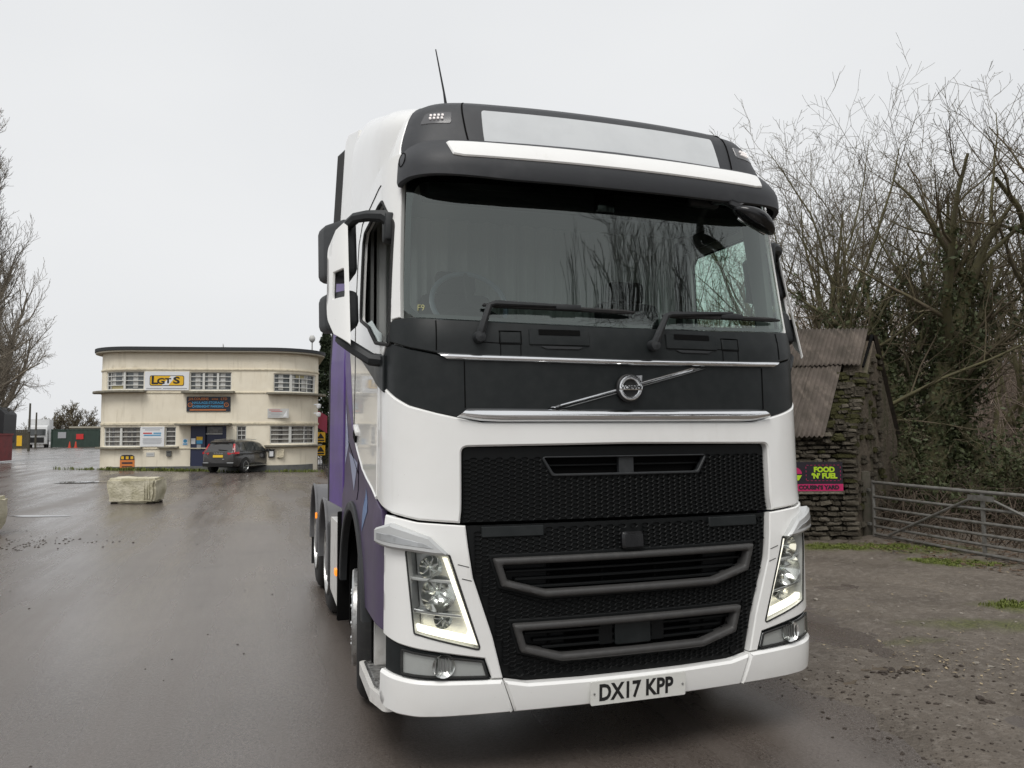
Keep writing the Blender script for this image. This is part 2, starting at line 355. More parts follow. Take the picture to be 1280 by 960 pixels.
# ---- sides: white cab side with door window, purple wrap
edge_w = [(.52, 1.335), (.705, 1.377), (.92, 1.412), (1.12, 1.455), (1.417, 1.564), (1.62, 1.656), (1.80, 1.755), (1.98, 1.866), (2.14, 1.99), (2.28, 2.16)]
win = [(.305, 2.125, .02), (.385, 2.78, .05), (.56, 2.945, .06), (1.30, 2.955, .06), (1.36, 2.90, .04), (1.36, 2.40, .04), (.95, 2.30, .08), (.62, 2.17, .05)]
for s in (-1, 1):
    sd_ = 'driver' if s < 0 else 'passenger'
    out = [(s*1.205, 2.262), (s*1.195, 3.0), (s*1.18, 3.17)]+side([(.8, 3.17), (1.6, 3.17), (2.28, 3.17)], s)+side(edge_w[::-1], s)+[(s*1.520, 1.99), (s*1.41, 2.06), (s*1.335, 2.14), (s*1.27, 2.256)]
    hole = rpoly(side(win, s), .02)
    panel('cab_side', out, 'white_paint', T, S, 0, .03, .004, .055, [hole])
    line_on('window_seal', hole+[hole[0]], .011, 'rubber', T, -.004, 6)
    # shut lines of the door
    line_on('door_shut_line', side([(1.62, 1.67), (1.62, 2.4), (1.60, 2.95), (1.45, 3.05), (.62, 3.05)], s), .004, 'deep_black', T, .0005, 4)
    hb = MB(); p = SP(s*su(1.47, 1.70), 1.70, .012)
    hdl = MB().box(p-Vector((s*.006, 0, 0)), (.022, .17, .03), Matrix.Rotation(R_(18), 3, 'X'), .008).build('door_handle', 'white_paint', T)
    MB().box(p-Vector((s*.004, -.03, .04)), (.012, .12, .05), Matrix.Rotation(R_(18), 3, 'X')).build('handle_recess', 'deep_black', hdl)
    # purple wrap film over the rear of the side
    film = side([(1.62, 1.66), (1.80, 1.757), (1.98, 1.868), (2.14, 1.992), (2.279, 2.165), (2.279, 3.12), (2.22, 2.80), (2.10, 2.50), (1.92, 2.20), (1.76, 1.92)], s)
    panel('wrap_film', film, 'purple_wrap', T, S, .0015, 0, 0, .06)
    # lower purple side with the wheel arch
    arc = [(1.55+.70*math.cos(a), .52+.70*math.sin(a)) for a in np.linspace(R_(14), R_(166), 26)]
    low = [(s*1.327, .705), (s*1.327, 1.20), (s*1.40, 1.288)]+side([(.52, 1.318), (.705, 1.360), (.92, 1.395), (1.12, 1.438), (1.417, 1.547), (1.62, 1.638), (1.80, 1.737), (1.98, 1.848), (2.14, 1.97), (2.28, 2.13), (2.28, .70)], s)+side(arc, s)+side([(.84, .70)], s)
    panel('lower_side_panel', low, 'purple_dark', T, S, -.004, .03, .004, .05)
    line_on('panel_seam', side([(1.35, 1.53), (1.36, 1.26)], s), .004, 'deep_black', T, -.003, 4)
    line_on('panel_seam', side([(1.36, 1.42), (2.0, 1.62)], s), .004, 'deep_black', T, -.003, 4)
    white_lip = [(p[0], p[1]) for p in edge_w[:6]]
    line_on('white_lip', side([(a, b+.004) for a, b in white_lip], s), .010, 'white_paint', T, -.004, 6)
    tri1 = side([(.96, 1.36), (.80, 1.24), (1.04, 1.10)], s); panel('wrap_motif', tri1, 'blue_wrap', T, S, -.0015, 0, 0, .06)
    tri2 = side([(1.42, 1.49), (1.95, 1.55), (1.60, 1.30)], s); panel('wrap_motif', tri2, 'lavender_wrap', T, S, -.0015, 0, 0, .06)
    tri3 = side([(1.98, 1.60), (2.2, 1.9), (2.2, 1.45)], s); panel('wrap_motif', tri3, 'lavender_wrap', T, S, -.0015, 0, 0, .06)
    # arch trim
    ring = [(1.55+.715*math.cos(a), .52+.715*math.sin(a)) for a in np.linspace(R_(8), R_(172), 28)]+[(1.55+.655*math.cos(a), .52+.655*math.sin(a)) for a in np.linspace(R_(172), R_(8), 28)]
    panel('wheel_arch_trim', side(ring, s), 'black_rough', T, S, .016, .05, .008, .06)
    # white step well behind the bumper, tread plate, riser
    stp = MB(); x0 = s*1.245
    MB().prism(rpoly([(s*1.0, .34), (s*1.215, .36, .04), (s*1.262, .55, .06), (s*1.262, 1.05, .04), (s*1.0, 1.07)], .02), .285, .352, 'z').build('step', 'white_dirty', T)
    tr_ = MB().prism(rpoly([(s*1.02, .37), (s*1.20, .39, .04), (s*1.240, .55, .06), (s*1.240, 1.02, .04), (s*1.02, 1.03)], .02), .350, .360, 'z').build('step_tread', 'alu', T)
    rib = MB()
    for k in range(13): rib.box((s*1.125, .41+k*.047, .363), (.20, .014, .010))
    rib.build('tread_rib', 'alu', tr_)
    MB().prism([(.34, .345), (.34, .70), (.78, .70), (.98, .62), (.98, .345)], s*.99, s*1.01, 'x').build('step_riser', 'white_dirty', T)
    MB().prism([(.90, .36), (.90, .60), (.98, .78), (1.02, .78), (1.0, .36)], s*1.02, s*1.19, 'x').build('mudguard_front', 'white_dirty', T)
    # black wheel housing
    MB().prism([(.94, .30), (.94, .95), (1.2, 1.24), (1.9, 1.24), (2.2, .95), (2.2, .30), (2.16, .30), (2.16, .93), (1.88, 1.20), (1.22, 1.20), (.98, .93), (.98, .30)], s*.45, s*1.20, 'x').build('wheel_housing', 'deep_black', T)

# ---- black band, cowl, chrome
cow_t = [(0, 2.222), (.62, 2.232), (.95, 2.242), (1.17, 2.257), (1.265, 2.252)]
sm_b = [(0, 2.040), (.96, 2.056), (1.147, 2.095), (1.27, 2.131), (1.335, 2.138)]
band_r = [(u, z+.003) for u, z in top_h[:8]]+[(1.41, 1.945), (1.41, 2.055), (1.335, 2.132)]+[(u, z-.003) for u, z in sm_b[::-1][1:]]
panel('front_band', band_r[1:]+[(-u, z) for u, z in band_r[::-1]][1:-1]+[(0, band_r[0][1])], 'black_satin', T, S, -.004, .03, .003, .05)
cowl_r = [(u, z+.003) for u, z in sm_b]+[(1.33, 2.16), (1.265, 2.252)]+cow_t[::-1][1:]
cowl = panel('wiper_cowl', cowl_r[1:]+[(-u, z) for u, z in cowl_r[::-1]][1:-1]+[(0, cowl_r[0][1])], 'black_satin', T, S, .004, .03, .005, .05)
for s in (-1, 1):
    line_on('cowl_seam', [(s*1.014, 2.085), (s*1.012, 2.235)], .0045, 'deep_black', cowl, .003, 4)
    line_on('band_seam', [(s*.872, 1.80), (s*.875, 2.03)], .004, 'deep_black', T, -.004, 4)
for a in ((-.540, -.215), (.235, .560)):      # recessed grab hatches
    h = panel('cowl_hatch', rpoly([(a[0], 2.118), (a[1], 2.118), (a[1], 2.198), (a[0], 2.198)], .006), 'black_satin', cowl, S, .012, .012, .003, .05)
    panel('hatch_slot', rpoly([(a[0]+.05, 2.168), (a[1]-.05, 2.168), (a[1]-.05, 2.196), (a[0]+.05, 2.196)], .004), 'deep_black', cowl, S, .0135, 0, 0, .05)
    panel('hatch_grip', rpoly([(a[0]+.09, 2.098), (a[1]-.06, 2.098), (a[1]-.03, 2.113), (a[0]+.05, 2.113)], .004), 'black_rough', cowl, S, .010, .008, .002, .05)
for a in (-.69, .60):
    panel('cowl_cap', rpoly([(a, 2.125), (a+.105, 2.125), (a+.105, 2.182), (a, 2.182)], .004), 'black_satin', cowl, S, .007, .010, .003, .05)
    q = [(a-.004, 2.121), (a+.109, 2.121), (a+.109, 2.186), (a-.004, 2.186), (a-.004, 2.121)]
    line_on('cap_gap', q, .0042, 'deep_black', cowl, .0035, 4)
    line_on('cap_gap', [(a, 2.06), (a, 2.12)], .003, 'deep_black', cowl, .0035, 4); line_on('cap_gap', [(a+.105, 2.06), (a+.105, 2.12)], .003, 'deep_black', cowl, .0035, 4)
    line_on('cap_gap', [(a-.10, 2.128), (a, 2.124)], .003, 'deep_black', cowl, .0035, 4)
def bulge_strip(name, lo, hi, mat, parent, off, bul, skew=0., n=90, m=9):
    ul = lo[-1][0]; V = []; F = []
    for i in range(n+1):
        u = -1+2*i/n
        for k in range(m):
            t = k/(m-1); ue = (lo[-1][0]*(1-t)+hi[-1][0]*t)*u
            zl = np.interp(abs(ue), [p[0] for p in lo], [p[1] for p in lo]); zh = np.interp(abs(ue), [p[0] for p in hi], [p[1] for p in hi])
            V.append(SP(ue, zl+(zh-zl)*t, off+bul*(1-abs(2*t-1)**2.2)))
    for i in range(n):
        for k in range(m-1): F.append((i*m+k, (i+1)*m+k, (i+1)*m+k+1, i*m+k+1))
    return obj(name, V, F, mat, parent, True, 60)
bulge_strip('chrome_strip', [(0, 2.022), (.80, 2.033), (.955, 2.038)], [(0, 2.056), (.80, 2.067), (1.015, 2.073)], 'chrome', T, .002, .016)
bulge_strip('chrome_strip', [(0, 1.730), (.70, 1.731), (.80, 1.736), (.915, 1.755)], [(0, 1.791), (.84, 1.797), (.862, 1.796)], 'chrome', T, .002, .026)
dg = MB(); n_ = 14
panel('diagonal_bar', [(-.447, 1.800), (-.405, 1.800), (.455, 2.019), (.39, 2.019)], 'chrome', T, S, .010, .014, .005, .05)
panel('diagonal_bar', [(-.385, 1.797), (-.365, 1.797), (.485, 2.019), (.468, 2.019)], 'chrome_dull', T, S, .004, .008, .003, .05)
# emblem
eo = SP(0, 1.904); eN = (SP(0, 1.904, .1)-eo).normalized()
EM = Matrix.Translation(eo) @ Matrix(((1, 0, 0, 0), (0, 0, -1, 0), (0, 1, 0, 0), (0, 0, 0, 1)))   # local x right, y up, z towards the viewer
def em(mb): mb.v = [tuple(EM @ Vector(p)) for p in mb.v]; return mb
emb = em(MB().lathe([(.073, 0), (.073, .016), (.069, .020), (.030, .018), (.0001, .018)], 40, 'z')).build('emblem', 'print_black', T)
em(MB().lathe([(.066, .018), (.064, .030), (.056, .032), (.046, .030), (.044, .018)], 40, 'z')).build('emblem_ring', 'chrome', emb)
ar = MB().prism([(.030, .064), (.066, .066), (.064, .030), (.054, .040), (.041, .054)], .019, .032, 'z'); em(ar).build('emblem_arrow', 'chrome', emb)
em(MB().box((0, 0, .025), (.132, .024, .020), None, .003)).build('emblem_bar', 'chrome', emb)
text('emblem_lettering', 'VOLVO', .026, 'print_black', emb, EM @ Matrix.Translation((0, .0005, .0365)), .0006, 1.35, .0008)

# ---- grilles
def hexes(name, region, holes, off, parent, w=.044, h=.0215, deep=.009, marg=.006):
    pitch = w*.75; lo = np.min(region, 0); hi = np.max(region, 0); mb_v = []; F = []
    ins_ = [densify(np.array(region), .02)]; hl = [densify(np.array(q), .02) for q in holes]
    C_ = []; i = 0; u = lo[0]
    while u < hi[0]+pitch:
        z = lo[1]-h+(h/2 if i % 2 else 0)
        while z < hi[1]+h: C_.append((u, z)); z += h
        u += pitch; i += 1
    C_ = np.array(C_); ok = pip(ins_[0], C_)
    for q in hl: ok &= ~pip(q, C_)
    for u, z in C_[ok]:
        c = np.array([[u, z]]); o = np.array([(u+w/2*.98, z), (u+w/4, z+h/2), (u-w/4, z+h/2), (u-w/2*.98, z), (u-w/4, z-h/2), (u+w/4, z-h/2)])
        k = len(mb_v)
        for ring_, d in ((c+(o-c)*.97, off), (c+(o-c)*.80, off-.002), (c+(o-c)*.70, off-deep)):
            for q in ring_: mb_v.append((q[0], q[1], d))
        for j in range(6):
            jj = (j+1) % 6; F += [(k+j, k+jj, k+6+jj, k+6+j), (k+6+j, k+6+jj, k+12+jj, k+12+j)]
        F.append(tuple(k+12+j for j in range(6)))
    A = np.array(mb_v); e = 1e-3; p = S(A[:, 0], A[:, 1]); n = np.cross(S(A[:, 0]+e, A[:, 1])-S(A[:, 0]-e, A[:, 1]), S(A[:, 0], A[:, 1]+e)-S(A[:, 0], A[:, 1]-e)); n /= np.linalg.norm(n, axis=1)[:, None]
    o = obj(name, p+n*A[:, 2][:, None], F, 'grille_black', parent, False); o['kind'] = 'stuff'; return o
def sym_poly(h): return [tuple(p) for p in h]+[(-p[0], *p[1:]) for p in h[::-1]]
ug = rpoly(sym_poly([(.884, 1.240, .004), (.884, 1.606, .03)])[0:2]+[(-.884, 1.606, .03), (-.884, 1.240, .004)], .02)
slot = rpoly([(.465, 1.548, .004), (.415, 1.468, .025), (-.415, 1.468, .025), (-.465, 1.548, .004)], .02)
upg = panel('upper_grille', ug, 'grille_black', T, S, -.034, .02, .003, .06, [slot])
hexes('hex_mesh', [(.862, 1.253), (.862, 1.552), (-.862, 1.552), (-.862, 1.253)], [[(.505, 1.57), (.43, 1.45), (-.43, 1.45), (-.505, 1.57)]], -.024, upg)
panel('slot_back', slot, 'deep_black', upg, S, -.075, 0, 0, .08)
so = np.array(slot); frame_o = [(.485, 1.556), (.425, 1.455), (-.425, 1.455), (-.485, 1.556)]
panel('slot_frame', rpoly(frame_o, .02), 'black_rough', upg, S, -.016, .03, .004, .06, [slot])
panel('slot_divider', [(-.050, 1.46), (.036, 1.46), (.036, 1.555), (-.050, 1.555)], 'black_rough', upg, S, -.03, .03, .003, .06)
panel('slot_vane', [(-.45, 1.505), (.45, 1.505), (.45, 1.515), (-.45, 1.515)], 'grille_black', upg, S, -.05, .02, .002, .06)
inner = [(.866, 1.226), (.850, 1.123), (.829, .98), (.734, .691), (.686, .494), (.565, .469), (.284, .464)]
lg = [(u-.004 if u > .6 else u, z) for u, z in inner]
lgp = sym_poly(lg)
fu = [(.735, 1.067), (.692, .930), (.475, .868), (-.475, .868), (-.692, .930), (-.735, 1.067)]
fl = [(.640, .748), (.600, .612), (.395, .556), (-.395, .556), (-.600, .612), (-.640, .748)]
def shrink(p, r):
    p = np.array([q[:2] for q in p], float)
    if area2(p) < 0: p = p[::-1].copy()
    return [tuple(q) for q in inset(p, r)]
fui, fli = shrink(fu, .034), shrink(fl, .034)
panel('grille_backing', [(-.90, .47), (.90, .47), (.90, 1.63), (-.90, 1.63)], 'deep_black', T, S, -.13, 0, 0, .1)  # black sheet added to stop light showing through the grille gaps
lgo = panel('lower_grille', lgp, 'grille_black', T, S, -.034, .02, .003, .06, [fui, fli])
towc = [[(s*.470, 1.166), (s*.785, 1.166), (s*.785, 1.218), (s*.470, 1.218)] for s in (-1, 1)]
hexes('hex_mesh', shrink(lgp, .023), [shrink(fu, -.016), shrink(fl, -.016)]+towc+[[(-.075, 1.06), (.075, 1.06), (.075, 1.19), (-.075, 1.19)]], -.024, lgo)
for fo, fi, nm, zs in ((fu, fui, 'upper', (.995, .955, .915)), (fl, fli, 'lower', (.692, .655, .618))):
    panel('grille_surround', shrink(fo, -.018), 'grille_black', lgo, S, -.022, .02, .006, .06, [shrink(fo, .004)])
    panel('grille_handle', rpoly(fo, .012), 'frame_grey', lgo, S, .012, .07, .009, .05, [rpoly(fi, .008)], 50)
    panel('grille_back', fi, 'deep_black', lgo, S, -.11, 0, 0, .1)
    uu = max(p[0] for p in fi)
    for z in zs:
        ue = min(uu-.02, uu-.02-(max(0, (zs[0]-z))*1.2))
        panel('grille_slat', [(-ue, z-.007), (ue, z-.007), (ue, z+.007), (-ue, z+.007)], 'grille_black', lgo, S, -.035, .035, .003, .08)
    for u in (-.44, -.15, .15, .44):
        panel('grille_rib', [(u-.006, zs[2]-.03), (u+.006, zs[2]-.03), (u+.006, zs[0]+.03), (u-.006, zs[0]+.03)], 'deep_black', lgo, S, -.06, .03, .002, .08)
for s in (-1, 1):     # smooth cheeks of the openings
    panel('grille_cheek', [(s*.44, .905), (s*.655, .945), (s*.675, 1.02), (s*.44, 1.02)], 'grille_black', lgo, S, -.075, 0, 0, .08)
    panel('grille_cheek', [(s*.36, .598), (s*.565, .635), (s*.585, .70), (s*.36, .70)], 'grille_black', lgo, S, -.075, 0, 0, .08)
panel('radar_cover', rpoly([(-.10, .602), (.10, .602), (.10, .728), (-.10, .728)], .012), 'black_satin', lgo, S, -.02, .04, .006, .05)
for u in (-.145, .145): panel('radar_wing', rpoly([(u-.038, .605), (u+.038, .605), (u+.038, .715), (u-.038, .715)], .008), 'grille_black', lgo, S, -.035, .03, .005, .05)
for t_ in towc: panel('tow_cover', rpoly(t_, .006), 'black_satin', lgo, S, -.018, .02, .004, .05)
panel('front_camera', rpoly([(-.062, 1.080), (.062, 1.080), (.062, 1.168), (-.062, 1.168)], .02), 'black_gloss', lgo, S, .012, .05, .012, .03)
for s in (-1, 1):
    p = SP(s*.60, .515, -.022); MB().lathe([(.0001, 0), (.017, 0), (.021, -.006), (.024, -.002), (.024, .006)], 20, 'y', p).build('parking_sensor', 'grille_black', lgo)

# ---- bumper
for s in (-1, 1):
    co = [(.690, .489), (1.00, .499), (1.09, .503), (1.19, .511), (1.31, .522), (1.345, .522), (1.352, .405), (1.335, .362), (1.30, .342), (1.20, .330), (1.08, .325), (.632, .326)]
    cb = panel('bumper_corner', rpoly([(s*a, b) for a, b in co], .008), 'white_paint', T, S, .012, .06, .014, .04)
    su_ = [(.866, 1.227), (1.02, 1.240), (1.10, 1.246), (1.20, 1.262), (1.318, 1.272), (1.322, .694), (1.20, .666), (.98, .630), (.776, .594), (.742, .497), (.690, .496), (.738, .691), (.833, .98), (.854, 1.123)]
    hl = [(1.158, 1.113), (.944, 1.088), (.797, .636), (1.112, .722)]
    panel('headlight_surround', [(s*a, b) for a, b in su_], 'white_paint', T, S, .002, .05, .006, .04, [rpoly([(s*a, b) for a, b in hl], .012)])
    line_on('surround_crease', [(s*.905, 1.045), (s*.850, 1.030)], .0025, 'frame_grey', T, .002, 4); line_on('surround_crease', [(s*.885, .977), (s*.838, .964)], .0025, 'frame_grey', T, .002, 4)
    # turn signal lamp
    tl = [(1.350, 1.205), (1.22, 1.236), (1.13, 1.212), (1.035, 1.178), (.985, 1.130), (.940, 1.088), (1.02, 1.094), (1.118, 1.110), (1.22, 1.118), (1.350, 1.135)]
    ts = panel('turn_signal', rpoly([(s*a, b) for a, b in tl], .008), 'lamp_grey', T, S, .045, .06, .012, .03)
    panel('signal_lens', rpoly([(s*a, b) for a, b in [(1.315, 1.190), (1.20, 1.185), (1.06, 1.150), (1.0, 1.118), (1.12, 1.135), (1.315, 1.155)]], .006), 'chrome_dull', ts, S, .047, .006, .003, .03)
    # headlight
    hd = panel('headlight', rpoly([(s*a, b) for a, b in [(1.150, 1.108), (.948, 1.084), (.802, .642), (1.108, .727)]], .01), 'lamp_grey', T, S, -.09, .0, 0, .05)
    wall = rpoly([(s*a, b) for a, b in hl], .012); wl = [SP(p[0], p[1], .0) for p in wall]; wb = [SP(p[0], p[1], -.09) for p in wall]; nW = len(wall)
    obj('lamp_wall', wl+wb, [(i, (i+1) % nW, nW+(i+1) % nW, nW+i) for i in range(nW)], 'lamp_grey', hd)
    for (u, z, r_, dep) in ((1.055, 1.028, .058, .05), (1.015, .905, .088, .07), (.985, .775, .045, .04)):
        p = SP(s*u, z, -.088); pr = [(max(.0001, r_*math.sqrt(q)), -dep*q) for q in np.linspace(0, 1, 7)]
        b_ = MB().lathe(pr, 22, 'y', p).build('lamp_reflector', 'reflector', hd)
        MB().lathe([(.0001, -dep*.75), (.012, -dep*.7), (.016, -dep*.4), (.010, 0)], 12, 'y', p).build('bulb', 'lamp_glass', hd)
        fl_ = MB()
        for k in range(7):
            a = 2*math.pi*k/7+.3; fl_.box(p+Vector((r_*.55*math.cos(a), -dep*.35, r_*.55*math.sin(a))), (.006, .02, r_*.7), Matrix.Rotation(-a+math.pi/2, 3, 'Y'))
        fl_.build('reflector_facet', 'chrome_dull', hd)
    panel('lamp_divider', [(s*a, b) for a, b in [(1.145, .985), (.93, .965), (.925, .95), (1.142, .970)]], 'lamp_grey', hd, S, -.02, .06, .003, .05)
    panel('lamp_divider', [(s*a, b) for a, b in [(1.128, .835), (.885, .80), (.88, .785), (1.127, .818)]], 'chrome_dull', hd, S, -.02, .06, .003, .05)
    led = [(.955, 1.078), (.912, 1.070), (.846, .872), (.808, .752), (.835, .700), (.930, .722), (1.115, .768), (1.107, .727), (.925, .686), (.806, .652)]
    led = [(.978, 1.076), (.953, 1.074), (.808, .655), (.93, .687), (1.104, .731), (1.110, .762), (.95, .725), (.862, .702), (.852, .722)]
    panel('running_light', [(s*a, b) for a, b in led], 'led', hd, S, -.012, .03, .004, .03)
    panel('headlight_lens', rpoly([(s*a, b) for a, b in [(1.154, 1.111), (.947, 1.087), (.800, .640), (1.110, .725)]], .01), 'lamp_glass', hd, S, .003, 0, 0, .05)
    line_on('lens_gasket', wall+[wall[0]], .0045, 'rubber', hd, .002, 5)
    # fog lamp in its black pocket
    pk = panel('fog_pocket', [(s*a, b) for a, b in [(.748, .492), (.777, .586), (1.2, .659), (1.320, .686), (1.320, .524), (1.19, .514), (1.0, .503)]], 'black_satin', T, S, -.012, .02, .002, .05)
    fp = [(1.180, .640), (.787, .580), (.765, .508), (1.0, .518), (1.180, .530)]
    fg = panel('fog_lamp', rpoly([(s*a, b) for a, b in fp], .008), 'lamp_grey', T, S, -.008, .03, .003, .04)
    p = SP(s*.975, .572, -.004); MB().lathe([(.0001, .014), (.025, .008), (.046, -.006), (.056, -.018)], 20, 'y', p).build('lamp_reflector', 'reflector', fg)
    for k in range(6): MB().box(p+Vector((-.04+k*.016, -.008, 0)), (.003, .014, .07)).build('reflector_facet', 'chrome_dull', fg)
    panel('fog_lens', rpoly([(s*a, b) for a, b in fp], .008), 'lamp_glass', fg, S, .006, 0, 0, .05)
    line_on('lens_gasket', rpoly([(s*a, b) for a, b in fp], .008)+[(s*1.18, .63)], .006, 'rubber', fg, .0, 5)
cen = [(.686, .486), (.565, .463), (.284, .459), (-.284, .459), (-.565, .463), (-.686, .486), (-.628, .328), (.628, .328)]
panel('bumper_centre', rpoly(cen, .008), 'white_paint', T, S, .012, .05, .012, .05)
# number plate
pc = SP(0, .397, .03); pl_rot = Matrix.Rotation(R_(4), 4, 'X')
PM = Matrix.Translation((pc.x+.001, pc.y-.004, pc.z)) @ pl_rot @ Matrix(((1, 0, 0, 0), (0, 0, -1, 0), (0, 1, 0, 0), (0, 0, 0, 1)))
pb = MB(); pb.prism(rpoly([(-.262, -.058), (.262, -.058), (.262, .058), (-.262, .058)], .008), -.006, .003, 'z'); pb.v = [tuple(PM @ Vector(p)) for p in pb.v]
plate = pb.build('number_plate', 'plate_white', T, False)
text('plate_lettering', 'DX17 KPP', .112, 'print_black', plate, PM @ Matrix.Translation((-.016, -.002, .0035)), .0006, .82, .0036, spacing=1.02)
for x in (-.245, .245):
    q = MB().lathe([(.006, .003), (.005, .007), (.0001, .008)], 10, 'z', (x, 0, 0)); q.v = [tuple(PM @ Vector(p)) for p in q.v]; q.build('plate_screw', 'chrome_dull', plate)

# ---- windscreen with its dark border, interior behind it
ws_r = [(0, 2.228), (.62, 2.238), (.95, 2.248), (1.12, 2.258, .03), (1.185, 2.30, .03), (1.165, 3.06), (0, 3.09)]
wsp = [(u, z) for u, z, *_ in ws_r]
wfull = wsp[1:-1]+[(0, 3.09)]+[(-u, z) for u, z in wsp[1:-1]][::-1]+[(0, 2.228)]
wind = panel('windscreen', wfull, 'windscreen_glass', T, S, -.006, 0, 0, .04, smoothn=.05)
bord_i = rpoly([(1.10, 2.275, .05), (1.148, 2.32, .03), (1.135, 2.86, .02), (1.11, 2.99, .12), (-1.11, 2.99, .12), (-1.135, 2.86, .02), (-1.148, 2.32, .03), (-1.10, 2.275, .05), (-.6, 2.258, 0), (0, 2.25, 0), (.6, 2.258, 0)], .02)
panel('screen_border', wfull, 'black_gloss', wind, S, -.009, 0, 0, .05, [bord_i])
ib = MB()
CI = thing('x', 'x', 'x'); bpy.data.objects.remove(CI)
inter = MB().box((0, 1.25, 1.66), (2.2, 1.9, .04)).build('cab_interior', 'cab_dark', T)
MB().box((0, 2.2, 2.45), (2.3, .04, 1.5)).build('rear_wall', 'cab_trim', inter)
MB().box((0, 1.35, 3.13), (2.24, 1.6, .03)).build('headlining', 'cab_trim', inter)
for s in (-1, 1):
    MB().prism([(.30, 1.5), (.30, 2.12), (.62, 2.14), (.95, 2.27), (1.36, 2.37), (2.2, 2.4), (2.2, 1.5)], s*1.15, s*1.17, 'x').build('door_lining', 'cab_trim', inter)
    MB().prism([(1.40, 2.37), (2.2, 2.37), (2.2, 3.10), (.70, 3.10), (.70, 2.99), (1.40, 2.99)], s*1.14, s*1.16, 'x').build('side_lining', 'cab_trim', inter)
    MB().prism([(.30, 2.1), (.40, 2.1), (.56, 2.9), (.58, 3.08), (.42, 3.08)], s*1.09, s*1.13, 'x').build('pillar_lining', 'cab_trim', inter)
    # seats
    st = MB().box((s*.62, 1.02, 1.98), (.52, .52, .16), None, .05).build('seat_cushion', 'cab_dark', inter)
    MB().box((s*.62, 1.26, 2.28), (.48, .14, .62), Matrix.Rotation(R_(-8), 3, 'X'), .06).build('seat_back', 'cab_dark', inter)
    MB().box((s*.62, 1.30, 2.66), (.27, .10, .16), Matrix.Rotation(R_(-8), 3, 'X'), .04).build('headrest', 'cab_dark', inter)
dash = MB().prism([(.20, 1.8), (.20, 2.20), (.30, 2.225), (.55, 2.21), (.75, 2.10), (.78, 1.8)], -1.1, 1.1, 'x').build('dashboard', 'cab_dark', inter)
MB().box((.45, .62, 2.24), (.30, .16, .09), None, .02).build('instrument_pod', 'cab_dark', dash)
MB().prism([(.34, 3.12), (.31, 2.94), (.50, 2.94), (.62, 3.12)], -1.0, 1.0, 'x').build('overhead_console', 'cab_dark', inter)
MB().box((.0, .30, 2.97), (.11, .06, .14), None, .015).build('screen_camera', 'black_gloss', inter)
# bunk curtain in folds
cu = []; cf = []; nx = 220
rnd = random.Random(4)
ph = [rnd.uniform(0, 6) for _ in range(6)]
for j, z in enumerate((2.0, 2.4, 2.8, 3.2)):
    for i in range(nx):
        x = -1.12+2.2*i/(nx-1); t = x*38+1.4*math.sin(x*5+ph[0])+.8*math.sin(x*11+ph[1])
        cu.append((x, 1.42+.028*math.sin(t)*(.6+.4*math.sin(x*3+ph[2]))+.012*math.sin(x*91+ph[3])+.01*math.sin(z*6+x*4), z))
for j in range(3):
    for i in range(nx-1): cf.append((j*nx+i, j*nx+i+1, (j+1)*nx+i+1, (j+1)*nx+i))
obj('bunk_curtain', cu, cf, 'curtain', inter)
# steering wheel
sw = MB(); swc = Vector((-.66, .78, 2.44)); swm = Matrix.Rotation(R_(62), 3, 'X')
sw.tube([swc+swm @ Vector((.225*math.cos(a), .225*math.sin(a), 0)) for a in np.linspace(0, 2*math.pi, 41)], .016, 8, False)
stw = sw.build('steering_wheel', 'wheel_leather_sheen', inter)
MB().tube([swc+swm @ Vector((0, 0, -.02)), swc+swm @ Vector((0, -.10, -.34))], [.07, .05], 12).build('steering_column', 'cab_dark', stw)
for a in (90, 210, 330):
    MB().tube([swc, swc+swm @ Vector((.22*math.cos(R_(a)), .22*math.sin(R_(a)), 0))], .018, 6).build('wheel_spoke', 'cab_dark', stw)
text('windscreen_mark', 'F9', .045, pbr('chalk_yellow', (.42, .42, .22), .8), wind, Matrix.Translation(SP(-1.085, 2.305, -.0035)) @ Matrix.Rotation(R_(-18), 4, 'Z') @ Matrix.Rotation(R_(84), 4, 'X'), .0003, .9)
# side windows: passenger closed, driver's lowered
panel('door_window', side(win, 1), 'side_glass', T, S, -.012, 0, 0, .06)
panel('door_window', side([(.45, 2.13), (.44, 2.20), (.60, 2.245), (.82, 2.325), (1.20, 2.345), (.95, 2.29), (.62, 2.16)], -1), 'frosted_glass', T, S, -.006, 0, 0, .06)

# ---- wipers
def wiper(piv, elbow, tip, blade0):
    arm = MB().tube([SP(*piv, .02), SP(piv[0]+.01, piv[1]+.03, .045), SP(*elbow, .05), SP(elbow[0]+.03, elbow[1]+.012, .05), SP(blade0[0]+(tip[0]-blade0[0])*.55, tip[1]+.012, .045)], [.024, .021, .016, .015, .008], 8).build('wiper', 'black_rough', T)
    MB().lathe([(.0001, -.035), (.026, -.03), (.030, -.01), (.030, .02)], 16, 'y', SP(*piv, .02)).build('wiper_pivot', 'black_rough', arm)
    n = 12; b = [SP(blade0[0]+(tip[0]-blade0[0])*k/n, blade0[1]+(tip[1]-blade0[1])*k/n, .028) for k in range(n+1)]
    MB().tube(b, [.007]+[.013]*(n-1)+[.006], 6).build('wiper_blade', 'rubber', arm)
    m_ = n//2; MB().box((b[m_]+b[m_+1])/2+Vector((0, -.008, .006)), (.14, .03, .03), None, .006).build('blade_clip', 'black_rough', arm)
wiper((-.80, 2.150), (-.742, 2.305), (.055, 2.302), (-.775, 2.312))
wiper((.150, 2.130), (.235, 2.283), (1.045, 2.312), (.225, 2.292))

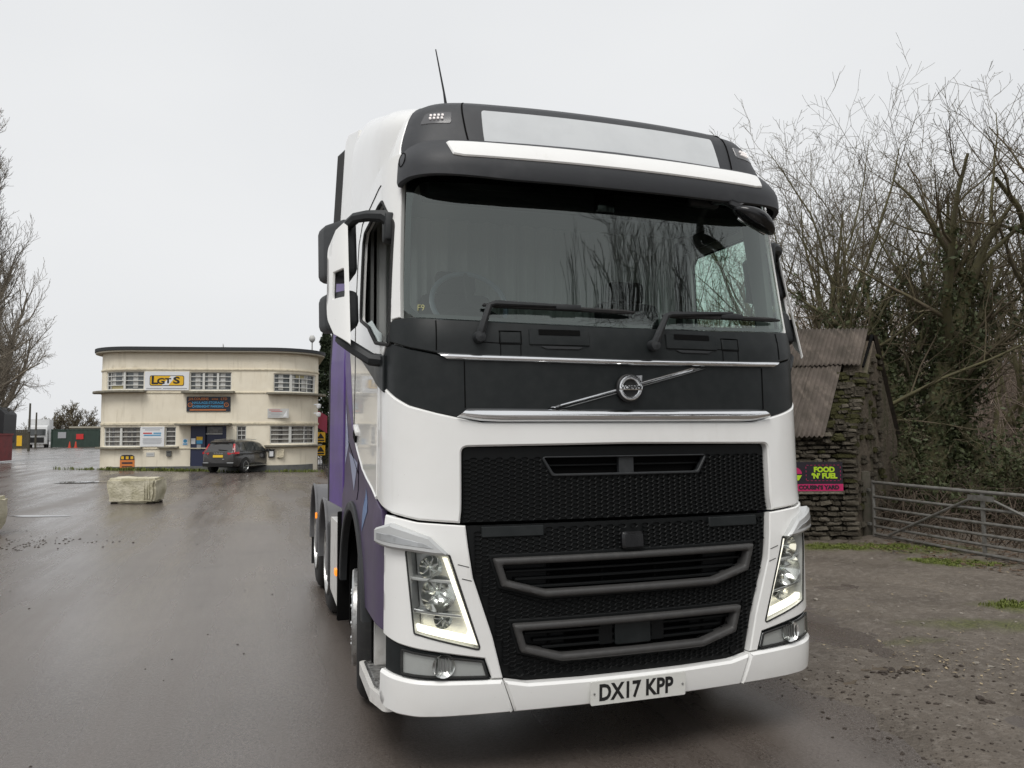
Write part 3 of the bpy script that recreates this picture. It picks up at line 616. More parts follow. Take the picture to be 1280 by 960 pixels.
# ---- visor, roof hood with sign panel, roof
VPL = catmull([(0, 0), (.3, .006), (.6, .025), (.9, .062), (1.03, .112), (1.10, .18), (1.145, .28), (1.155, .42), (1.155, .7)], 12); VL = np.r_[0, np.cumsum(np.linalg.norm(np.diff(VPL, axis=0), axis=1))]
_vy = hermite([2.90, 2.955, 3.00, 3.07, 3.12, 3.17, 3.215], [.085, .055, .046, .050, .078, .118, .17]); _vw = hermite([2.9, 3.07, 3.22], [1.012, 1.005, .97])
_hy = hermite([3.14, 3.19, 3.30, 3.40, 3.45, 3.49, 3.52, 3.54], [.18, .195, .235, .275, .305, .36, .44, .56]); _hw = hermite([3.14, 3.20, 3.34, 3.42, 3.49, 3.54], [1.005, 1.0, .97, .945, .90, .82])
def mk(y_, w_):
    def f(u, z):
        u = np.asarray(u, float); z = np.asarray(z, float)*np.ones_like(u); a = np.abs(u); s = np.where(u < 0, -1., 1.)
        return np.stack([s*np.interp(a, VL, VPL[:, 0])*np.interp(z, *w_), np.interp(a, VL, VPL[:, 1])+np.interp(z, *y_), z], -1)
    return f
VIS, HOOD = mk(_vy, _vw), mk(_hy, _hw)
vb = [(0, 2.958), (.6, 2.960), (1.0, 2.975), (1.16, 2.978), (1.23, 2.972), (1.272, 2.962), (1.292, 2.985), (1.292, 3.10), (1.265, 3.150), (1.20, 3.178), (1.10, 3.20), (0, 3.215)]
vis = panel('sun_visor', vb[1:-1]+[(0, 3.215)]+[(-u, z) for u, z in vb[1:-1]][::-1]+[(0, 2.958)], 'black_grain', T, VIS, 0, .03, .008, .04)
strip = [(0, 3.072), (.86, 3.072), (.915, 3.082), (.955, 3.166), (.94, 3.176), (0, 3.176)]
panel('visor_strip', strip[1:-1]+[(0, 3.176)]+[(-u, z) for u, z in strip[1:-1]][::-1]+[(0, 3.072)], 'white_paint', vis, VIS, .008, .012, .006, .04)
for s in (-1, 1):
    a_ = [(s*(1.235+.035*math.cos(t)), 3.105+.045*math.sin(t)) for t in np.linspace(0, 2*math.pi, 25)]
    q = MB().tube([Vector(VIS(np.array([p[0]]), np.array([p[1]]))[0])+Vector((0, -.001, 0)) for p in a_], .003, 5, False).build('visor_plug_ring', 'deep_black', vis)
hb_ = [(0, 3.17), (1.10, 3.165), (1.195, 3.15), (1.205, 3.20), (1.20, 3.34), (1.19, 3.44), (1.15, 3.51), (1.05, 3.538), (0, 3.54)]
hood = panel('roof_hood', hb_[1:-1]+[(0, 3.54)]+[(-u, z) for u, z in hb_[1:-1]][::-1]+[(0, 3.17)], 'black_grain', T, HOOD, 0, .03, .006, .04)
for s in (-1, 1): panel('roof_corner', [(s*p, q) for p, q in ((1.208, 3.13), (1.62, 3.13), (1.62, 3.50), (1.30, 3.505), (1.155, 3.512), (1.193, 3.44), (1.203, 3.34))], 'white_paint', T, HOOD, -.001, .03, .005, .05)
sg = rpoly([(.715, 3.19, .002), (.752, 3.418, .015), (-.752, 3.418, .015), (-.715, 3.19, .002)], .01)
panel('sign_panel', sg, 'sign_panel', hood, HOOD, .004, .006, .002, .05)
line_on_s = lambda f, pts, off=0.: [Vector(f(np.array([p[0]]), np.array([p[1]]))[0])+Vector((0, -off, 0)) for p in pts]
for s in (-1, 1):
    MB().tube(line_on_s(HOOD, [(s*(.80+.09*k/8), 3.19+.32*k/8) for k in range(9)], .001), .005, 5).build('hood_seam', 'deep_black', hood)
    sp = panel('spot_lamp', rpoly([(s*.905, 3.318, .015), (s*1.085, 3.318, .015), (s*1.065, 3.395, .03), (s*.915, 3.398, .015)], .02), 'spot_glass', hood, HOOD, .003, .006, .003, .04)
    for k in range(4):
        for j in range(2):
            p = HOOD(np.array([s*(.965+.022*k)]), np.array([3.352+.020*j]))[0]; MB().box(Vector(p)+Vector((0, -.012, 0)), (.012, .010, .010), None, .002).build('spot_led', 'led_small', sp)
# roof shell
ry = [.52, .60, .70, .82, .95, 1.26, 1.65, 2.0, 2.32]; rh = [.33, .375, .42, .47, .52, .63, .78, .92, .98]; rw = [1.09, 1.12, 1.145, 1.17, 1.185, 1.195, 1.195, 1.195, 1.195]
rv = []; rf = []; nA = 61
for y, h, wd in zip(ry, rh, rw):
    for k in range(nA):
        a = math.pi*k/(nA-1); e = .27; cx = math.copysign(abs(math.cos(a))**e, math.cos(a)); sz = abs(math.sin(a))**e
        rv.append((wd*cx, y, 3.15+h*sz))
for i in range(len(ry)-1):
    for k in range(nA-1): rf.append((i*nA+k, i*nA+k+1, (i+1)*nA+k+1, (i+1)*nA+k))
roof = obj('roof', rv, [f[::-1] for f in rf], 'white_paint', T, True, 60)
obj('roof_rear', rv[-nA:], [tuple(range(nA))], 'white_paint', roof, False)
ae = MB().tube([(-.835, .60, 3.50), (-.855, .595, 3.62), (-.905, .585, 3.86)], [.011, .006, .0035], 7).build('aerial', 'black_rough', T)
MB().box((-.825, .60, 3.505), (.09, .09, .08), None, .02).build('aerial_base', 'black_rough', ae)
# rear side deflectors
for s in (-1, 1):
    def DEF(u, z, s=s):
        u = np.asarray(u, float); z = np.asarray(z, float)*np.ones_like(u)
        x = np.interp(z, [1.0, 2.2, 3.2, 4.25], [1.262, 1.258, 1.205, 1.150])+np.interp(u, [2.3, 2.97, 3.2], [-.015, .028, .085])
        return np.stack([s*x, u, z], -1) if s > 0 else np.stack([-x, u, z], -1)
    flip = (lambda f: (lambda u, z: f(-u, z)))(DEF) if s < 0 else DEF
    def dp(pts): return [(-p[0], *p[1:]) if s < 0 else p for p in pts]
    df = panel('side_deflector', dp([(2.30, 3.06), (2.42, 3.00), (2.60, 2.90), (2.80, 2.96), (2.97, 3.03), (2.97, 4.10), (2.93, 4.17), (2.80, 4.18), (2.30, 4.03)]), 'white_paint', T, flip, 0, .04, .008, .1)
    panel('lower_deflector', dp([(2.285, 1.12), (2.97, 1.12), (2.97, 3.025), (2.80, 2.955), (2.60, 2.895), (2.42, 2.995), (2.285, 3.06)]), 'purple_wrap', T, flip, 0, .04, .004, .1)
    panel('deflector_edge', dp([(2.975, 1.12), (3.03, 1.12), (3.03, 2.9), (3.17, 3.3), (3.17, 4.12), (2.975, 4.12)]), 'rubber', df, flip, -.006, .02, .004, .1)
    panel('deflector_seam', dp([(2.50, 3.27), (2.97, 3.19), (2.97, 3.215), (2.50, 3.295)]), 'white_paint', df, flip, .02, .03, .006, .1)
# ---- mirrors
for s in (-1, 1):
    mr = bpy.data.objects.new('mirror_assembly', None); COL.objects.link(mr); mr.parent = T
    def SHELL(u, z, s=s):
        u = np.asarray(u, float); z = np.asarray(z, float)*np.ones_like(u); t = np.clip(u, -1, 1)
        x = 1.388+.105*t; y = .405+.20*np.clip(t, 0, 1)**1.5+.30*(z-2.15)
        return np.stack([x, y, z], -1)
    f_ = (lambda u, z: SHELL(u, z)) if s > 0 else (lambda u, z: SHELL(-u, z)*np.array([-1, 1, 1]))
    q = lambda pts: [(s*p[0], *p[1:]) for p in pts]
    panel('mirror_cover', rpoly(q([(.0, 2.13, .02), (.0, 2.845, .02), (.55, 2.80, .1), (.92, 2.70, .1), (1.0, 2.30, .1), (.72, 2.20, .1)]), .02), 'white_paint', mr, f_, 0, .014, .004, .09, [rpoly(q([(.22, 2.40), (.22, 2.56), (.70, 2.55), (.76, 2.40)]), .03)])
    for z0, z1 in ((2.535, 2.865), (2.235, 2.445)):
        hp_ = rpoly([(1.335, .50, .03), (1.39, .485, .02), (1.50, .68, .05), (1.525, .80, .05), (1.50, .86, .03), (1.345, .80, .04)], .03); cz = (z0+z1)/2; hv = []; hn = len(hp_)
        mid = np.mean(np.array(hp_), 0)
        for z, k in ((z0, .80), (z0+.012, .93), (z0+.035, 1), (z1-.035, 1), (z1-.012, .93), (z1, .80)): hv += [(s*(mid[0]+(p[0]-mid[0])*k), mid[1]+(p[1]-mid[1])*k+.30*(z-2.15)-.045, z) for p in hp_]
        hf = [(r*hn+i, r*hn+(i+1) % hn, (r+1)*hn+(i+1) % hn, (r+1)*hn+i) for r in range(5) for i in range(hn)]+[tuple(range(hn)), tuple(range(5*hn, 6*hn))[::-1]]
        mh = MB().add(hv, hf).build('mirror_housing', 'black_rough', mr)
        MB().box((s*1.425, .793+.30*(cz-2.15), cz), (.15, .012, z1-z0-.06), Matrix.Rotation(s*R_(20), 3, 'Z'), .003).build('mirror_glass', 'mirror_glass', mr)
    a1 = [(s*1.175, .44, 2.80), (s*1.22, .45, 2.83), (s*1.29, .50, 2.84), (s*1.35, .56, 2.84), (s*1.40, .68, 2.81)]
    MB().tube(a1, [.040, .036, .032, .030, .028], 8).build('mirror_arm', 'black_rough', mr)
    MB().box((s*1.185, .46, 2.77), (.06, .12, .15), None, .015).build('arm_bracket', 'black_rough', mr)
    MB().tube([(s*1.22, .42, 2.055), (s*1.28, .42, 2.06), (s*1.38, .52, 2.14), (s*1.42, .66, 2.19)], [.035, .034, .032, .028], 8).build('mirror_arm', 'black_rough', mr)
    panel('arm_base', [(s*1.35, 1.885), (s*1.35, 2.075), (s*su(.60, 2.10), 2.10), (s*su(1.32, 2.16), 2.165), (s*su(.95, 2.06), 2.065), (s*su(.62, 1.98), 1.975)], 'black_satin', T, S, .012, .02, .005, .05)
# front mirror above the passenger side of the screen
fm = MB()
c_ = Vector((.80, .02, 2.865)); mt = Matrix.Rotation(R_(24), 3, 'Y')
bm = bmesh.new(); bmesh.ops.create_uvsphere(bm, u_segments=24, v_segments=14, radius=1)
for v_ in bm.verts:
    x, y, z = v_.co; z = z*(1-.35*abs(x)**2); v_.co = c_+mt @ Vector((x*.145, y*.070+.02*x*x, z*.050-.02*(x**2)*(1 if x > 0 else .3)))
me = bpy.data.meshes.new('front_mirror'); bm.to_mesh(me); bm.free(); fmo = mobj('front_mirror', me, 'black_gloss', T)
MB().tube([(.62, .26, 3.02), (.67, .12, 2.98), (.72, .04, 2.92)], [.022, .022, .03], 8).build('mirror_arm', 'black_gloss', fmo)
MB().box((.80, .055, 2.85), (.20, .02, .065), mt, .01).build('mirror_glass', 'mirror_glass', fmo)
MB().box((.60, .24, 3.0), (.20, .06, .06), None, .02).build('arm_base', 'black_rough', fmo)

# ---- wheels, chassis, fenders
def wheel(x, y, s, R=.50, steer=0., dual=False, front=True):
    wo_ = bpy.data.objects.new('wheel', None); COL.objects.link(wo_); wo_.parent = T; wo_.location = (x, y, R); wo_.rotation_euler = (0, 0, steer)
    wd = .31 if front else .30
    pr = [(R*.60, -s*.0), (R*.66, s*.0), (R*.86, s*.012), (R*.955, -s*.012), (R, -s*.045), (R, -s*(wd-.045)), (R*.955, -s*(wd-.012)), (R*.62, -s*wd)]
    MB().lathe(pr, 48, 'x').build('tyre', 'rubber', wo_)
    if front: pr = [(.300, -s*.02), (.300, s*.035), (.290, s*.045), (.270, s*.035), (.262, -s*.0), (.20, s*.022), (.155, s*.030), (.15, s*.012), (.12, s*.012), (.11, s*.035), (.0001, s*.04)]
    else: pr = [(.300, -s*.02), (.300, s*.02), (.285, s*.02), (.275, -s*.05), (.22, -s*.11), (.17, -s*.12), (.15, -s*.06), (.13, s*.02), (.0001, s*.03)]
    rm = MB().lathe(pr, 40, 'x').build('rim', 'alu', wo_)
    nut = None; base = s*.018 if front else -s*.10; rn = .165 if front else .168
    for k in range(10):
        a = 2*math.pi*k/10
        if nut is None:
            nut = MB().lathe([(.017, -.02), (.017, .02), (.010, .035), (.0001, .036)] if s > 0 else [(.017, .02), (.017, -.02), (.010, -.035), (.0001, -.036)], 6, 'x').build('wheel_nut', 'chrome_dull', rm); o = nut
        else: o = nut.copy(); COL.objects.link(o)
        o.location = (base, rn*math.cos(a), rn*math.sin(a))
        h_ = MB() if False else None
    hol = MB()
    for k in range(10):
        a = 2*math.pi*(k+.5)/10; rr = .222; hx = s*.022 if front else -s*.105
        hol.lathe([(.0001, hx+s*.004), (.028, hx+s*.004)], 14, 'x', (0, rr*math.cos(a), rr*math.sin(a)))
    hol.build('rim_hole', 'deep_black', rm)
    return wo_
for s in (-1, 1):
    wheel(s*1.205, 1.52, s, .50, R_(-7)); wheel(s*1.215, 3.98, s, .47, 0, front=False); wheel(s*1.235, 5.25, s, .50, 0, front=False)
    for y, R, x1 in ((3.98, .47, 1.262), (5.25, .50, 1.275)):
        fen = MB(); pts = [(y+(R+.10)*math.cos(a), R+.02+(R+.10)*math.sin(a)) for a in np.linspace(R_(-5), R_(185), 24)]; pin = [(y+(R+.075)*math.cos(a), R+.02+(R+.075)*math.sin(a)) for a in np.linspace(R_(185), R_(-5), 24)]
        fen.prism(pts+pin, s*.78, s*x1, 'x'); fo = fen.build('rear_fender', 'fender_grey', T)
        MB().prism([(y-(R+.11), .42), (y-(R+.085), .42), (y-(R+.085), R+.1), (y-(R+.11), R+.1)], s*.78, s*x1, 'x').build('fender_apron', 'fender_grey', fo)
        lip = MB().tube([(s*x1, p[0], p[1]) for p in pts], .014, 6).build('fender_lip', 'fender_grey', fo)
    MB().box((s*1.03, 5.93, .52), (.46, .02, .75)).build('mudflap', 'rubber', T)
    fr_ = MB().prism(rpoly([(2.34, .99, .05), (3.22, .97, .04), (3.24, .36, .06), (2.42, .34, .08), (2.32, .62, .05)], .05), s*1.05, s*1.255, 'x').build('side_fairing', 'white_dirty', T)
    MB().box((s*1.262, 2.62, .60), (.02, .10, .05), None, .006).build('marker_lamp', 'orange_lamp', fr_)
    MB().box((s*1.10, 2.30, .70), (.36, .03, .80), None, .01).build('fairing_front', 'deep_black', fr_)
    MB().tube([(s*1.16, 2.55, .98), (s*1.16, 2.55, 1.08)], [.05, .045], 14).build('filler_cap', pbr('cap_blue', (.03, .12, .35), .5) if s < 0 else 'cap_blue', fr_)
    MB().box((s*.42, 3.6, .72), (.08, 4.8, .28)).build('chassis_rail', 'chassis', T)
    MB().box((s*1.285, 4.72, .83), (.02, .03, .06), None, .005).build('marker_lamp', 'orange_lamp', T)
    MB().box((s*1.12, 3.40, .62), (.28, .30, .55), None, .03).build('air_tank_cover', 'chassis', T)
for y in (1.52, 3.98, 5.25): MB().tube([(-.9, y, .48), (.9, y, .48)], .08, 10).build('axle', 'chassis', T)
MB().box((0, .95, .62), (1.9, 1.3, .50)).build('underside_box', 'chassis', T)  # plain dark box added under the cab to block light
MB().box((0, 1.9, 1.22), (2.3, .9, .05)).build('cab_floor', 'chassis', T)
MB().box((0, 4.3, .90), (1.0, 1.0, .10), None, .02).build('fifth_wheel', 'chassis', T)
MB().box((0, .30, .40), (1.9, .30, .16)).build('front_underrun', 'chassis', T)
# ================================================================= GROUND
def smooth(t): t = np.clip(t, 0, 1); return t*t*(3-2*t)
def gz(x, y): return smooth((np.asarray(y, float)-12)/22)*(-.2+.028*np.clip(-np.asarray(x, float)-1, 0, 13))
def vnoise(seed):
    r = np.random.RandomState(seed); G = r.rand(256, 256)
    def f(x, y):
        x = np.asarray(x, float); y = np.asarray(y, float); xi = np.floor(x).astype(int); yi = np.floor(y).astype(int); fx = x-xi; fy = y-yi; fx = fx*fx*(3-2*fx); fy = fy*fy*(3-2*fy)
        g = lambda a, b: G[a % 256, b % 256]
        return (g(xi, yi)*(1-fx)+g(xi+1, yi)*fx)*(1-fy)+(g(xi, yi+1)*(1-fx)+g(xi+1, yi+1)*fx)*fy
    return f
vn = vnoise(3)
def fbm(x, y, o=4): return sum(vn(x*2**k+17*k, y*2**k+5*k)*.5**k for k in range(o))/sum(.5**k for k in range(o))

def ground_mat():
    m = bpy.data.materials.new('wet_tarmac'); m.use_nodes = True; t = m.node_tree; b = t.nodes['Principled BSDF']; L = t.links.new
    tcn = t.nodes.new('ShaderNodeTexCoord')
    def noise(sc, det=4, ro=.55, vec=None):
        n = t.nodes.new('ShaderNodeTexNoise'); n.inputs['Scale'].default_value = sc; n.inputs['Detail'].default_value = det; n.inputs['Roughness'].default_value = ro
        L(vec if vec else tcn.outputs['Object'], n.inputs['Vector']); return n.outputs['Fac']
    def mr(v, a, b_, c, d):
        n = t.nodes.new('ShaderNodeMapRange'); n.inputs[1].default_value = a; n.inputs[2].default_value = b_; n.inputs[3].default_value = c; n.inputs[4].default_value = d; L(v, n.inputs[0]); return n.outputs[0]
    def mix(f, c1, c2):
        n = t.nodes.new('ShaderNodeMixRGB'); L(f, n.inputs[0])
        for k, c in ((1, c1), (2, c2)):
            if isinstance(c, tuple): n.inputs[k].default_value = (*c, 1)
            else: L(c, n.inputs[k])
        return n.outputs[0]
    mp_ = t.nodes.new('ShaderNodeMapping'); mp_.inputs['Rotation'].default_value = (0, 0, R_(-14)); mp_.inputs['Scale'].default_value = (1.4, .12, 1); L(tcn.outputs['Object'], mp_.inputs[0])
    tracks = noise(1., 4, .6, mp_.outputs[0]); big = noise(.35, 5); mid = noise(2.2, 5); fine = noise(48, 5, .8); vfine = noise(120, 2, .7)
    c = mix(mr(big, .35, .68, 0, 1), (.104, .085, .073), (.074, .060, .051))
    c = mix(mr(tracks, .45, .7, 0, .75), c, (.132, .111, .097))
    c = mix(mr(mid, .55, .75, 0, .5), c, (.050, .040, .033))
    c = mix(mr(fine, .48, .68, 0, .8), c, (.155, .137, .122)); c = mix(mr(vfine, .60, .70, 0, .85), c, (.28, .26, .24))
    c = mix(mr(fine, .32, .46, .85, 0), c, (.026, .022, .019))
    L(c, b.inputs['Base Color'])
    r1 = mr(tracks, .33, .66, .13, .40); r2 = mr(big, .3, .7, -.06, .06); ad = t.nodes.new('ShaderNodeMath'); L(r1, ad.inputs[0]); L(r2, ad.inputs[1]); L(ad.outputs[0], b.inputs['Roughness'])
    b.inputs['Specular IOR Level'].default_value = .85
    bp = t.nodes.new('ShaderNodeBump'); bp.inputs['Distance'].default_value = .0045; bp.inputs['Strength'].default_value = .5; L(fine, bp.inputs['Height'])
    bp2 = t.nodes.new('ShaderNodeBump'); bp2.inputs['Distance'].default_value = .02; bp2.inputs['Strength'].default_value = .12; L(mid, bp2.inputs['Height']); L(bp2.outputs[0], bp.inputs['Normal']); L(bp.outputs[0], b.inputs['Normal'])
    MT['wet_tarmac'] = m
ground_mat()
xs = np.r_[-1500, -600, -250, np.arange(-120, 61, 4.), 150, 400, 1500]; ys = np.r_[-1500, -400, -100, np.arange(-40, 60, 3.), np.arange(60, 200, 10.), 300, 700, 1800]
gx, gy = np.meshgrid(xs, ys); gv = np.stack([gx.ravel(), gy.ravel(), gz(gx.ravel(), gy.ravel())], 1); nx_ = len(xs)
struct(obj('tarmac_yard', gv, [(j*nx_+i, j*nx_+i+1, (j+1)*nx_+i+1, (j+1)*nx_+i) for j in range(len(ys)-1) for i in range(nx_-1)], 'wet_tarmac'))

pbr('mud', (.165, .138, .110), .62, var=(1.1, (.105, .086, .067), .35, .68), streak=((16, 16, 16), (.235, .205, .172), .48, .74), speck=(60, (.07, .056, .045), .60, .70), bump=(48, .03), rvar=(1.6, .32, .7), spec=.45)
pbr('mud_dark', (.058, .047, .039), .8, bump=(40, .01), spec=.2)
pbr('litter_soil', (.052, .040, .030), .85, var=(6, (.085, .066, .048), .4, .7), bump=(30, .02), spec=.2)
pbr('grass_green', (.12, .15, .034), .7, var=(20, (.17, .19, .05), .4, .7), spec=.25)
pbr('moss', (.075, .085, .022), .9, var=(30, (.11, .115, .035), .4, .7), bump=(90, .01), spec=.15)
pbr('water', (.05, .045, .04), .05, spec=.6)
pbr('muddy_water', (.14, .115, .09), .10, spec=.5)
def mudz(x, y):
    e = x-(1.48+.15*y+(fbm(x*.3+9, y*1.3)-.5)*.55+(fbm(x*4, y*5+3)-.5)*.16)
    b = np.clip(e*.12, -.05, .022)
    rut = -.03*np.exp(-((x-2.35-.25*y)/.28)**2)*smooth((y+3)/3)
    return gz(x, y)+b+(fbm(x*1.2, y*1.2)-.5)*.07*np.clip(e*1.5, 0, 1)+(fbm(x*6+4, y*6)-.5)*.045*np.clip(e*3, 0, 1)+(vn(x*19, y*19)-.5)*.014*np.clip(e*4, 0, 1)+rut*np.clip(e, 0, 1)
mx0 = np.concatenate([np.arange(1.0, 5.0, .05), np.arange(5.0, 9.0, .1), np.arange(9., 40, 1.)]); my0 = np.concatenate([np.arange(-8, -1.5, .25), np.arange(-1.5, 4, .05), np.arange(4, 9, .1), np.arange(9, 40, 1.)])
gx, gy = np.meshgrid(mx0, my0); nz_ = mudz(gx.ravel(), gy.ravel()); nx_ = len(mx0)
ff = [(j*nx_+i, j*nx_+i+1, (j+1)*nx_+i+1, (j+1)*nx_+i) for j in range(len(my0)-1) for i in range(nx_-1)]
mud = struct(obj('mud_verge', np.stack([gx.ravel(), gy.ravel(), nz_], 1), ff, 'mud', None, True, 70))
_x, _y = gx.ravel(), gy.ravel()
def blob(cx, cy, rx, ry, rot): dx, dy = _x-cx, _y-cy; u = (dx*math.cos(rot)+dy*math.sin(rot))/rx; v = (-dx*math.sin(rot)+dy*math.cos(rot))/ry; return np.exp(-(u*u+v*v))
_m = np.maximum.reduce([blob(6.0, 5.55, 1.1, .35, -.33), blob(6.45, 3.98, .6, .32, -.6), blob(5.1, 1.75, .6, .3, -.7), blob(7.0, 5.0, .9, .5, -.5)*.8, blob(4.2, 1.4, 1.0, .25, -.35)*.6, blob(2.9, 1.35, .7, .12, -.4)*.5])
_m = np.clip((_m*(.45+1.1*fbm(_x*5, _y*5))-.22)*2.2, 0, 1)
at = mud.data.attributes.new('moss', 'FLOAT', 'POINT'); at.data.foreach_set('value', _m.astype(np.float32))
_t = MT['mud'].node_tree; _b = _t.nodes['Principled BSDF']; _a = _t.nodes.new('ShaderNodeAttribute'); _a.attribute_name = 'moss'; _mx = _t.nodes.new('ShaderNodeMixRGB'); _lk = _b.inputs['Base Color'].links[0].from_socket
_n = _t.nodes.new('ShaderNodeTexNoise'); _n.inputs['Scale'].default_value = 40; _cr = _t.nodes.new('ShaderNodeValToRGB'); _cr.color_ramp.elements[0].color = (.055, .062, .018, 1); _cr.color_ramp.elements[1].color = (.15, .155, .05, 1); _cr.color_ramp.elements[0].position = .35; _cr.color_ramp.elements[1].position = .65
_t.links.new(_t.nodes.new('ShaderNodeTexCoord').outputs['Object'], _n.inputs['Vector']); _t.links.new(_n.outputs['Fac'], _cr.inputs[0]); _t.links.new(_a.outputs['Fac'], _mx.inputs[0]); _t.links.new(_lk, _mx.inputs[1]); _t.links.new(_cr.outputs[0], _mx.inputs[2]); _t.links.new(_mx.outputs[0], _b.inputs['Base Color'])
rnd = random.Random(11); nr = np.random.RandomState(5)
def blob_cloud(name, mat, pts, sizes, label, cat, flat=.6):
    bm = bmesh.new(); bmesh.ops.create_icosphere(bm, subdivisions=1, radius=1); base = np.array([v.co[:] for v in bm.verts]); fc = [tuple(v.index for v in f.verts) for f in bm.faces]; bm.free()
    V = []; F = []; k = -len(base)
    for p, s in zip(pts, sizes):
        k += len(base); d = base*(1+(nr.rand(len(base), 1)-.5)*.7)*s*np.array([1+nr.rand()*.6, 1+nr.rand()*.6, flat]); a = nr.rand()*6.3; c, s_ = math.cos(a), math.sin(a)
        d = np.stack([d[:, 0]*c-d[:, 1]*s_, d[:, 0]*s_+d[:, 1]*c, d[:, 2]], 1); V.append(d+np.array(p)); F += [tuple(i+k for i in f) for f in fc]
    o = obj(name, np.vstack(V), F, mat, None, False); tag(o, label, cat, kind='stuff'); return o
def onmud_all(q, dz=0.):
    q = np.array(q, float); return np.stack([q[:, 0], q[:, 1], mudz(q[:, 0], q[:, 1])+dz], 1)
def onmud(x, y, dz=0.): return (x, y, float(mudz(np.array([x]), np.array([y]))[0])+dz)
cp = []; cs_ = []
for (cx, cy, sp, n, sz) in ((2.33, .72, .08, 20, .018), (2.72, .60, .16, 12, .011), (2.41, .12, .03, 6, .018), (2.72, .05, .03, 5, .017), (2.0, .30, .4, 30, .006), (2.3, -.3, .6, 40, .005), (1.75, .2, .3, 30, .006), (1.62, -.2, .2, 30, .005), (3.2, 1.0, .8, 30, .006)):
    for _ in range(n):
        x, y = cx+rnd.gauss(0, sp), cy+rnd.gauss(0, sp)*.8; s = sz*rnd.uniform(.4, 1.3); cp.append(onmud(x, y, s*.25)); cs_.append(s)
for _ in range(420):
    y = rnd.uniform(-1.6, 1.3); x = 1.48+.15*y+rnd.gauss(.12, .17); s = .0025+.009*rnd.random()**2.5; cp.append(onmud(x, y, 0) if x > 1.5+.15*y else (x, y, .002)); cs_.append(s)
for _ in range(380):
    x, y = 1.7+abs(rnd.gauss(0, 1.0)), rnd.uniform(-1.5, 1.6); s = .0025+.011*rnd.random()**2.5; cp.append(onmud(x, y, 0)); cs_.append(s)
blob_cloud('mud_clods', 'mud_dark', cp, cs_, 'dark wet clods of mud scattered on the brown verge', 'mud')
cp = []; cs_ = []
for _ in range(420):
    x, y = rnd.uniform(1.6, 7), rnd.uniform(-1, 5.5); s = rnd.choice((.006, .008, .012, .016))*rnd.uniform(.5, 1.2); cp.append(onmud(x, y, s*.2)); cs_.append(s)
blob_cloud('small_stones', pbr('stone_chip', (.26, .235, .20), .8, var=(8, (.15, .13, .11), .4, .7)), cp, cs_, 'small pale stones strewn over the mud', 'stones')
cp = []; cs_ = []
for _ in range(130):
    y = rnd.uniform(-2, 30); x = -1.5-rnd.random()*10*(1 if y > 3 else .5); s = rnd.uniform(.003, .008); cp.append((x, y, float(gz(x, y))+s*.3)); cs_.append(s)
for _ in range(160):
    x, y = -5.4+rnd.gauss(0, .6), 10.2+rnd.gauss(0, .5); s = rnd.uniform(.004, .015); cp.append((x, y, s*.3)); cs_.append(s)
blob_cloud('tarmac_grit', 'mud_dark', cp, cs_, 'dark grit and pebbles lying on the wet tarmac', 'grit')
def scraps(name, mat, pts, smin, smax, label, cat):
    V = []; F = []
    for p in pts:
        a = rnd.uniform(0, 6.3); t = rnd.uniform(-.5, .5); l = rnd.uniform(smin, smax); w_ = l*rnd.uniform(.3, .7); k = len(V)
        u = Vector((math.cos(a), math.sin(a), t*.5))*l; v = Vector((-math.sin(a), math.cos(a), rnd.uniform(-.4, .4)))*w_; c = Vector(p)
        V += [c-u, c-v*.9, c+u+Vector((0, 0, l*.25)), c+v*.9]; F += [(k, k+1, k+2, k+3)]
    o = obj(name, V, F, mat, None, False); return tag(o, label, cat, kind='stuff')
scraps('wood_chips', pbr('chip', (.34, .27, .17), .8), [onmud(2.9+rnd.gauss(0, .35), .85+rnd.gauss(0, .35), .008) for _ in range(150)]+[onmud(rnd.uniform(2, 6.5), rnd.uniform(-.5, 4), .008) for _ in range(120)], .006, .02, 'pale wood chips trodden into the verge', 'wood chips')
pbr('dead_leaf', (.075, .045, .026), .8, var=(9, (.12, .08, .045), .4, .7)); 
scraps('leaf_litter', 'dead_leaf', onmud_all([(7.6+rnd.random()*5, 1.5+rnd.random()*8) for _ in range(3800)]+[(rnd.uniform(6.3, 7.8), rnd.uniform(2, 5.8)) for _ in range(700)], .012), .02, .05, 'brown dead leaves covering the ground behind the gate', 'leaves')
def blades(name, spots, label, h0=.03, h1=.07, mat='grass_green'):
    P = []
    for (cx, cy, rx, ry, n, rot) in spots:
        r = np.sqrt(nr.rand(n))*(1+.25*np.sin(nr.rand(n)*6)); a = nr.rand(n)*6.283; px, py = r*rx*np.cos(a), r*ry*np.sin(a); x = cx+px*math.cos(rot)-py*math.sin(rot); y = cy+px*math.sin(rot)+py*math.cos(rot)
        keep = fbm(x*5+3, y*5) > .40+.25*(r-.5); x = x[keep]; y = y[keep]; P.append(np.stack([x, y, np.where(x > 1, mudz(x, y)-.004, gz(x, y))], 1))
    P = np.vstack(P); n = len(P); h = nr.uniform(h0, h1, n)*(.5+fbm(P[:, 0]*4, P[:, 1]*4)); b_ = nr.rand(n)*6.283; w_ = (h*.12+.003)[:, None]; d = np.stack([np.cos(b_), np.sin(b_), 0*b_], 1); e = np.stack([-d[:, 1], d[:, 0], 0*b_], 1); ln = (nr.uniform(.2, .9, n)*h)[:, None]; H = np.stack([0*h, 0*h, h], 1)
    V = np.stack([P-d*w_, P+d*w_, P+e*ln*.4+H*.7+d*w_*.6, P+e*ln*.4+H*.7-d*w_*.6, P+e*ln+H], 1).reshape(-1, 3); k = np.arange(n)*5
    F = [f for q in k for f in ((q, q+1, q+2, q+3), (q+3, q+2, q+4))]
    return tag(obj(name, V, F, mat, None, False), label, 'grass', kind='stuff')
